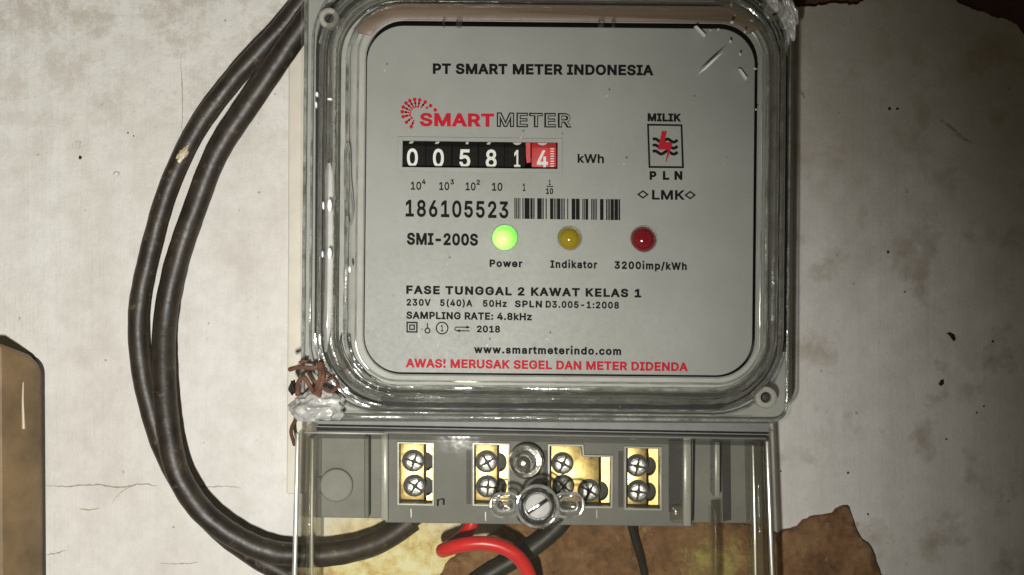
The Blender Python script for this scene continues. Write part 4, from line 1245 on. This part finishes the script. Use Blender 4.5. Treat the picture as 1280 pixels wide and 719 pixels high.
for poly in WELLS:
    big = shrink(poly, -2.8)
    big = [(x, y) for x, y in big]
    if len(poly) == 6:
        big = [(684.5, 555), (729.8, 555.5), (730.8, 568.4), (767, 569.2), (766, 636), (684.5, 635)]
    flat('well_rim', [big, poly[::-1]], BH + 0.0008, 0.0011, M['grey_light'], tb, bevel=0.0002)


def screw(x, y, r_, h, ang, parent):
    """pan head with a cross and a slot: four raised quarters on a dark disc for the hole shadow"""
    dark_discs = [prism_geo(circle(x - 1, y - 1, r_ * 1.24, 24), h - 0.0006, h + 0.0003)]  # dark disc paints the shadow of the screw hole around the head
    parts = []
    g = r_ * 0.17
    for k in range(4):
        pts = []
        a0 = math.asin(g / r_)
        n = 6
        pts.append((g, g))
        for i in range(n + 1):
            a = a0 + (math.pi / 2 - 2 * a0) * i / n
            pts.append((r_ * math.cos(a), r_ * math.sin(a)))
        pts = rot_px(pts, ang + 90 * k, (0, 0))
        pts = [(x + p[0], y + p[1]) for p in pts]
        c_ = pts[0]
        arc_ = pts[1:]
        lv = [(1.0, .0002), (1.0, .0008), (.93, .0012), (.78, .00142), (.55, .00152)]
        v = [wp(*c_, h + .0002)] + [wp(*c_, h + .00156)]
        for q, dh in lv:
            v += [wp(x + (p[0] - x) * q, y + (p[1] - y) * q, h + dh) for p in arc_]
        m_ = len(arc_)
        f = []
        for r0 in range(len(lv) - 1):
            for i in range(m_ - 1):
                f.append([2 + r0 * m_ + i, 2 + r0 * m_ + i + 1, 2 + (r0 + 1) * m_ + i + 1, 2 + (r0 + 1) * m_ + i])
        t0_ = 2 + (len(lv) - 1) * m_
        f += [[1, t0_ + i, t0_ + i + 1] for i in range(m_ - 1)]
        f.append([0, 1] + [2 + r0 * m_ for r0 in range(len(lv) - 1, -1, -1)])
        f.append([1, 0] + [2 + r0 * m_ + m_ - 1 for r0 in range(len(lv))])
        parts.append((v, f))
    dark_discs.append(prism_geo(circle(x, y, r_ * .9, 20), h + 0.00031, h + 0.00060))
    n_head = sum(len(p_[1]) for p_ in parts)
    V, Fc = merge(parts + dark_discs)
    finish('terminal_screw', V, Fc, [M['steel'], M['dark']], parent, angle=25, midx=[0] * n_head + [1] * (len(Fc) - n_head))


BRASS = 0.0150
terms = [
    dict(slit=531.5, screws=[(517.5, 577, 20), (519, 608, 35)]),
    dict(slit=623, screws=[(609, 578, -30), (610, 609, 5)]),
    dict(slit=750, screws=[(704, 580, 25), (705, 608, 40), (737, 614, 30)]),
    dict(slit=809.5, screws=[(797, 583, 12), (798, 615, 8)]),
]
for poly, t in zip(WELLS, terms):
    x0 = min(p[0] for p in poly) + .5; x1 = max(p[0] for p in poly) - .5
    y0 = min(p[1] for p in poly); y1 = max(p[1] for p in poly)
    T = link('brass_terminal', None, meter, wp((x0 + x1) / 2, (y0 + y1) / 2, BRASS - 0.004))
    s = t['slit']
    # perspective: the plate lies deeper than the opening, so it spans a little more
    if len(poly) == 6:
        main = [(x0 - 2, y0 - 2), (728, y0 - 2), (730, y0 + 11), (s - 1.2, y0 + 12), (s - 1.2, y1 + 2), (x0 - 2, y1 + 2)]
        side_y0 = y0 + 12
        scr = [q for q in t['screws'] if q[0] > 720]
    else:
        main = [(x0 - 2, y0 - 2), (s - 1.2, y0 - 2), (s - 1.2, y1 + 2), (x0 - 2, y1 + 2)]
        side_y0 = y0 - 2
        scr = t['screws']
    prism('contact_plate', main, BRASS - 0.003, BRASS, M['brass'], T, bevel=0.0002)
    side = [(s + 1.2, side_y0)]
    side += [(x1 + 2, side_y0), (x1 + 2, y1 + 2), (s + 1.2, y1 + 2)]
    for q in sorted(scr, key=lambda q: -q[1]):  # half-round notches stand in for the dark reflections beside the screws
        rr_ = 11.5
        for k in range(9):
            a = R(90 - 180 * k / 8)
            side.append((s + 1.2 + rr_ * .78 * math.cos(a), q[1] + rr_ * math.sin(a)))
    flat('clamp_plate', [side], BRASS + 0.0004, 0.003, M['brass'], T, bevel=0.00015)
    for x, y, a in t['screws']:
        screw(x, y, 11.4, BRASS + random.uniform(-.0003, .0002), a, T)
label('n', 546, 556, 633, 631, 9, off=0.012, ref='n', h=BH + 0.00006, parent=tb, name='pen_mark')
for x, y in ((513, 636), (606, 640), (745, 637)):
    prism('moulded_mark', [(x, y), (x + 1.6, y), (x + 1.8, y + 11), (x + .4, y + 11)], BH, BH + 0.0004, M['grey_light'], tb)
# smoked round boss between the terminals
v, f, ix = loft_geo([(circle(658, 577, 21, 28), BH - .001), (circle(658, 577, 22, 28), BH + .004), (circle(657, 577, 20, 28), BH + .0052), (circle(656, 578, 14.5, 28), BH + .0050), (circle(654, 579, 12, 28), BH + .002), (circle(653, 579, 6, 28), BH + .0012)], True, True)
finish('cover_screw_boss', v, f, M['chrome'], tb, angle=50)

# clear terminal cover
tc_ = link('terminal_cover', None, meter, wp(670, 620, 0.004))
TC = 0.0335
out_front = [(374, 538.5), (963, 548.5), (973, 800), (362, 800)]
def inset(q, d): return [(q[0][0] + d, q[0][1] + d), (q[1][0] - d, q[1][1] + d), (q[2][0] - d, q[2][1]), (q[3][0] + d, q[3][1])]
A = [wp(x, y, TC) for x, y in out_front]
def quad_shell():
    e = [wp(x, y, TC - .0006) for x, y in out_front]
    top = [wp(x, y, TC) for x, y in inset(out_front, 4)]
    back = [Vector((p.x, -0.0045, p.z)) for p in e]
    ii = [wp(x, y, TC - .0022) for x, y in inset(out_front, 9)]
    iback = [Vector((p.x, -0.0045, p.z)) for p in ii]
    V = top + e + back + ii + iback
    Fc = []
    for a in (3, 0, 1):      # left, top, right walls; the lower end is open for the cables
        b = (a + 1) % 4
        Fc += [[a, b, 4 + b, 4 + a], [4 + a, 4 + b, 8 + b, 8 + a], [8 + a, 8 + b, 16 + b, 16 + a], [16 + a, 16 + b, 12 + b, 12 + a]]
    return V, Fc
v, f = quad_shell()
finish('cover_walls', v, f, M['trim'], tc_, angle=30)
fr_ = inset(out_front, 4); fi = inset(out_front, 9)
finish('cover_front', [wp(x, y, TC) for x, y in fr_] + [wp(x, y, TC - .0022) for x, y in fi], [[0, 1, 2, 3], [7, 6, 5, 4]], M['tpane'], tc_, smooth=False)
prism('cover_lip', [(395, 534.6), (960, 544.6), (960, 546.8), (395, 536.8)], 0.0322, TC + 0.0002, M['dark'], tc_, bevel=0.0002)
prism('moulded_rib', [(384, 546), (390, 546), (388, 800), (381, 800)], 0.012, TC - .0023, M['trim'], tc_, bevel=0.0004)
prism('moulded_rib', [(945, 552), (951, 552), (957, 800), (951, 800)], 0.012, TC - .0023, M['trim'], tc_, bevel=0.0004)
prism('moulded_rib', [(893, 640), (896, 640), (897, 800), (894, 800)], 0.020, TC - .0023, M['trim'], tc_, bevel=0.0003)

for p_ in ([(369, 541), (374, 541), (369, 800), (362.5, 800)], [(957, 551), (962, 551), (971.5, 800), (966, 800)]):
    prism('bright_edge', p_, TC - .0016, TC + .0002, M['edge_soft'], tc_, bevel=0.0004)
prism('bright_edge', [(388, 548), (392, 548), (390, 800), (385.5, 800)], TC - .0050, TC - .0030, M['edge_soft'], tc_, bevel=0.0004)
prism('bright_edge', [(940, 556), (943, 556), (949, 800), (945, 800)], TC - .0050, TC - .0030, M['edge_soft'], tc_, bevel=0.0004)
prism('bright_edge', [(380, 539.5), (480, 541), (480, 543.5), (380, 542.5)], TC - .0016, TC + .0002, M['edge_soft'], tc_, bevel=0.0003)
# clear wing knob that holds the terminal cover
knob = link('wing_knob', None, meter, wp(672, 632, TC))
KH = TC
def loop_tube(name, poly, h, rad, mat, parent):
    P = [wp(x, y, h) for x, y in poly]
    v, f = tube_geo(P + [P[0]], lambda t: rad, 8, 0.2)
    return finish(name, v, f[:-2], M[mat], parent)


for x0_, x1_ in ((611, 652), (690, 731)):
    v, f, ix = loft_geo([(rr(x0_, 615, x1_, 648, 15, 6), KH + .0003), (rr(x0_, 615, x1_, 648, 15, 6), KH + .0024), (rr(x0_ + 3, 618, x1_ - 3, 645, 13, 6), KH + .0034), (rr(x0_ + 8, 623, x1_ - 8, 640, 8, 6), KH + .0028)], True, True)
    wg = finish('wing', v, f, M['knob'], knob, angle=50)
    loop_tube('wing_edge', rr(x0_ + 2, 617, x1_ - 2, 646, 13, 6), KH + .0030, 0.00042, 'edge', knob)
    loop_tube('wing_edge', rr(x0_ + 9, 624, x1_ - 9, 639, 7, 6), KH + .0027, 0.00030, 'edge', knob)
v, f, ix = loft_geo([(circle(672, 633, 27, 32), KH + .0003), (circle(672, 633, 27, 32), KH + .0036), (circle(672, 633, 24.5, 32), KH + .0048), (circle(672, 633, 21, 32), KH + .0046), (circle(672, 633, 20, 32), KH + .0030)], True, True)
kr = finish('knob_ring', v, f, M['knob'], knob, angle=60)
loop_tube('ring_edge', circle(672, 633, 25.5, 36), KH + .0044, 0.00045, 'edge', knob)
loop_tube('ring_edge', circle(672, 633, 19, 36), KH + .0044, 0.00035, 'dark_streak', knob)
loop_tube('ring_edge', circle(672, 633, 16.5, 36), KH + .0043, 0.00030, 'edge', knob)
for sgn in (-1, 1):
    pts = [(672 + 14.5 * math.cos(R(a)), 633 + 14.5 * math.sin(R(a))) for a in (range(0, 181, 15) if sgn > 0 else range(180, 361, 15))]
    pts = [(x, y + sgn * 2.2) for x, y in pts]
    prism('screw_half', rot_px(pts, -35, (672, 633)), KH + .0031, KH + .0040, M['screw_half'], knob, bevel=0.0002)
v, f, ix = loft_geo([(circle(676, 648, 26, 28, 14), KH - .012), (circle(676, 645, 30, 28, 16), KH - .0024)], True, True)
finish('knob_shaft', v, f, M['knob'], knob, angle=60)

# ------------------------------------------------------------------ cables
def cable(name, pts, r_px, mat, lab, cat='cable', n=16, wob=0.05, group=None):
    o = tube(name, pts, r_px, mat, None, n, 10, wob)
    return tag(o, lab, cat, group)


cable('black_cable', [(415, -60, .010), (382, -4, .009), (345, 42, .008), (296, 95, .007), (246, 162, .0065), (210, 238, .0065), (187, 318, .0065), (174, 385, .0065), (175, 445, .0065), (186, 505, .0062), (206, 566, .0055), (238, 622, .005),
                      (280, 668, .005), (325, 700, .006), (375, 728, .007), (440, 770, .008)], 0.0029, M['cable'], 'outer black cable, the leftmost of the two looping beside the meter')
cable('black_cable', [(440, -60, .018), (405, -5, .017), (364, 52, .0145), (318, 120, .012), (272, 190, .0100), (243, 262, .0085), (219, 335, .008), (206, 405, .0085), (205, 470, .0105), (210, 535, .0125), (222, 590, .0135), (250, 636, .0125),
                      (292, 670, .0115), (340, 690, .0105), (395, 694, .0105), (440, 688, .0105), (480, 674, .011), (515, 650, .0115)], 0.0033, M['cable'], 'inner black cable that runs in under the terminal cover')
cable('red_wire', [(596, 636, .011), (588, 658, .0115), (578, 672, .013), (563, 683, .016), (554, 688, .0195), (557, 687, .0225), (575, 682, .0242), (600, 679, .0250), (625, 683, .0250), (646, 695, .0245), (660, 716, .0230), (668, 750, .021)], 0.0019, M['wire_red'],
      'red insulated wire bent in a hook below the terminals', 'wire', wob=0.02)
cable('black_wire', [(715, 630, .011), (700, 655, .0105), (672, 680, .010), (638, 702, .0095), (600, 725, .009), (560, 760, .009)], 0.0026, M['wire_black'], 'thick black wire running diagonally behind the red wire', 'wire')
cable('black_wire', [(786, 640, .011), (790, 660, .009), (797, 685, .007), (803, 705, .005), (808, 730, .003)], 0.0011, M['wire_black'], 'thin black wire below the rightmost terminal', 'wire')

# bird-dropping-like plaster splash on the outer cable
splash = link('plaster_splash', None, [o for o in WORLD if o.name == 'black_cable'][0], wp(228, 193, .0096))


def crumple(name, c, rx, ry, rz, mat, parent, seed, rough=0.35, sub=4, lean=0.0):
    bm = bmesh.new()
    bmesh.ops.create_icosphere(bm, subdivisions=sub, radius=1.0)
    s = pxs(c[2])
    ctr = wp(*c)
    V = []
    for q in bm.verts:
        p = q.co
        n = noise.fractal(p * 1.2 + Vector((seed, 0, 0)), 1.1, 2.0, 3)
        rdg = abs(noise.noise(p * 2.0 + Vector((0, seed, 0))))
        k = 1 + rough * n - rough * 0.9 * rdg
        x, y, z = p.x * k * rx * s, p.y * k * rz, p.z * k * ry * s
        V.append(ctr + Vector((x + lean * z, y, z)))
    Fc = [[q.index for q in f.verts] for f in bm.faces]
    bm.free()
    return finish(name, V, Fc, mat, parent, angle=28)


bpy.data.objects.remove(splash)
sp_ = crumple('plaster_splash', (228, 193, .0098), 6, 10, 0.0009, M['drip'], [o for o in COL.objects if o.name == 'black_cable'][0], 4.0, 0.5, 3, 0.5)

# ------------------------------------------------------------------ seals
low = thing('wire_seal', wp(395, 505, 0.03), 'crumpled grey lead seal with rusty wire at the lower left corner', 'seal')
crumple('seal_lump', (396, 508, .0345), 34, 21, 0.0050, M['foil'], low, 1.3, 0.30, 5, 0.0)
for pts, r_ in (([(362, 462, .034), (374, 459, .036), (390, 460, .037), (404, 456, .036)], .0006),
                ([(400, 455, .036), (402, 470, .038), (398, 485, .038), (398, 499, .036)], .0009),
                ([(402, 452, .034), (404, 468, .039), (400, 484, .0395), (393, 492, .037)], .0006),
                ([(372, 494, .035), (373, 478, .037), (380, 472, .038), (386, 480, .038), (392, 490, .036)], .0006),
                ([(385, 466, .035), (392, 476, .0385), (404, 478, .038), (418, 470, .036)], .0004),
                ([(400, 482, .036), (412, 490, .037), (422, 482, .036), (414, 470, .035), (404, 466, .036)], .0004),
                ([(372, 520, .031), (364, 538, .022), (368, 556, .016)], .0005)):
    tube('seal_wire', pts, r_, M['rust'], low, 8, 8, 0.15)
crumple('wire_knot', (379, 452, .034), 6, 3, 0.0010, M['rust'], low, 9.0, 0.4, 3)
crumple('wire_knot', (366, 484, .033), 5, 9, 0.0015, M['speck'], low, 5.0, 0.4, 3)
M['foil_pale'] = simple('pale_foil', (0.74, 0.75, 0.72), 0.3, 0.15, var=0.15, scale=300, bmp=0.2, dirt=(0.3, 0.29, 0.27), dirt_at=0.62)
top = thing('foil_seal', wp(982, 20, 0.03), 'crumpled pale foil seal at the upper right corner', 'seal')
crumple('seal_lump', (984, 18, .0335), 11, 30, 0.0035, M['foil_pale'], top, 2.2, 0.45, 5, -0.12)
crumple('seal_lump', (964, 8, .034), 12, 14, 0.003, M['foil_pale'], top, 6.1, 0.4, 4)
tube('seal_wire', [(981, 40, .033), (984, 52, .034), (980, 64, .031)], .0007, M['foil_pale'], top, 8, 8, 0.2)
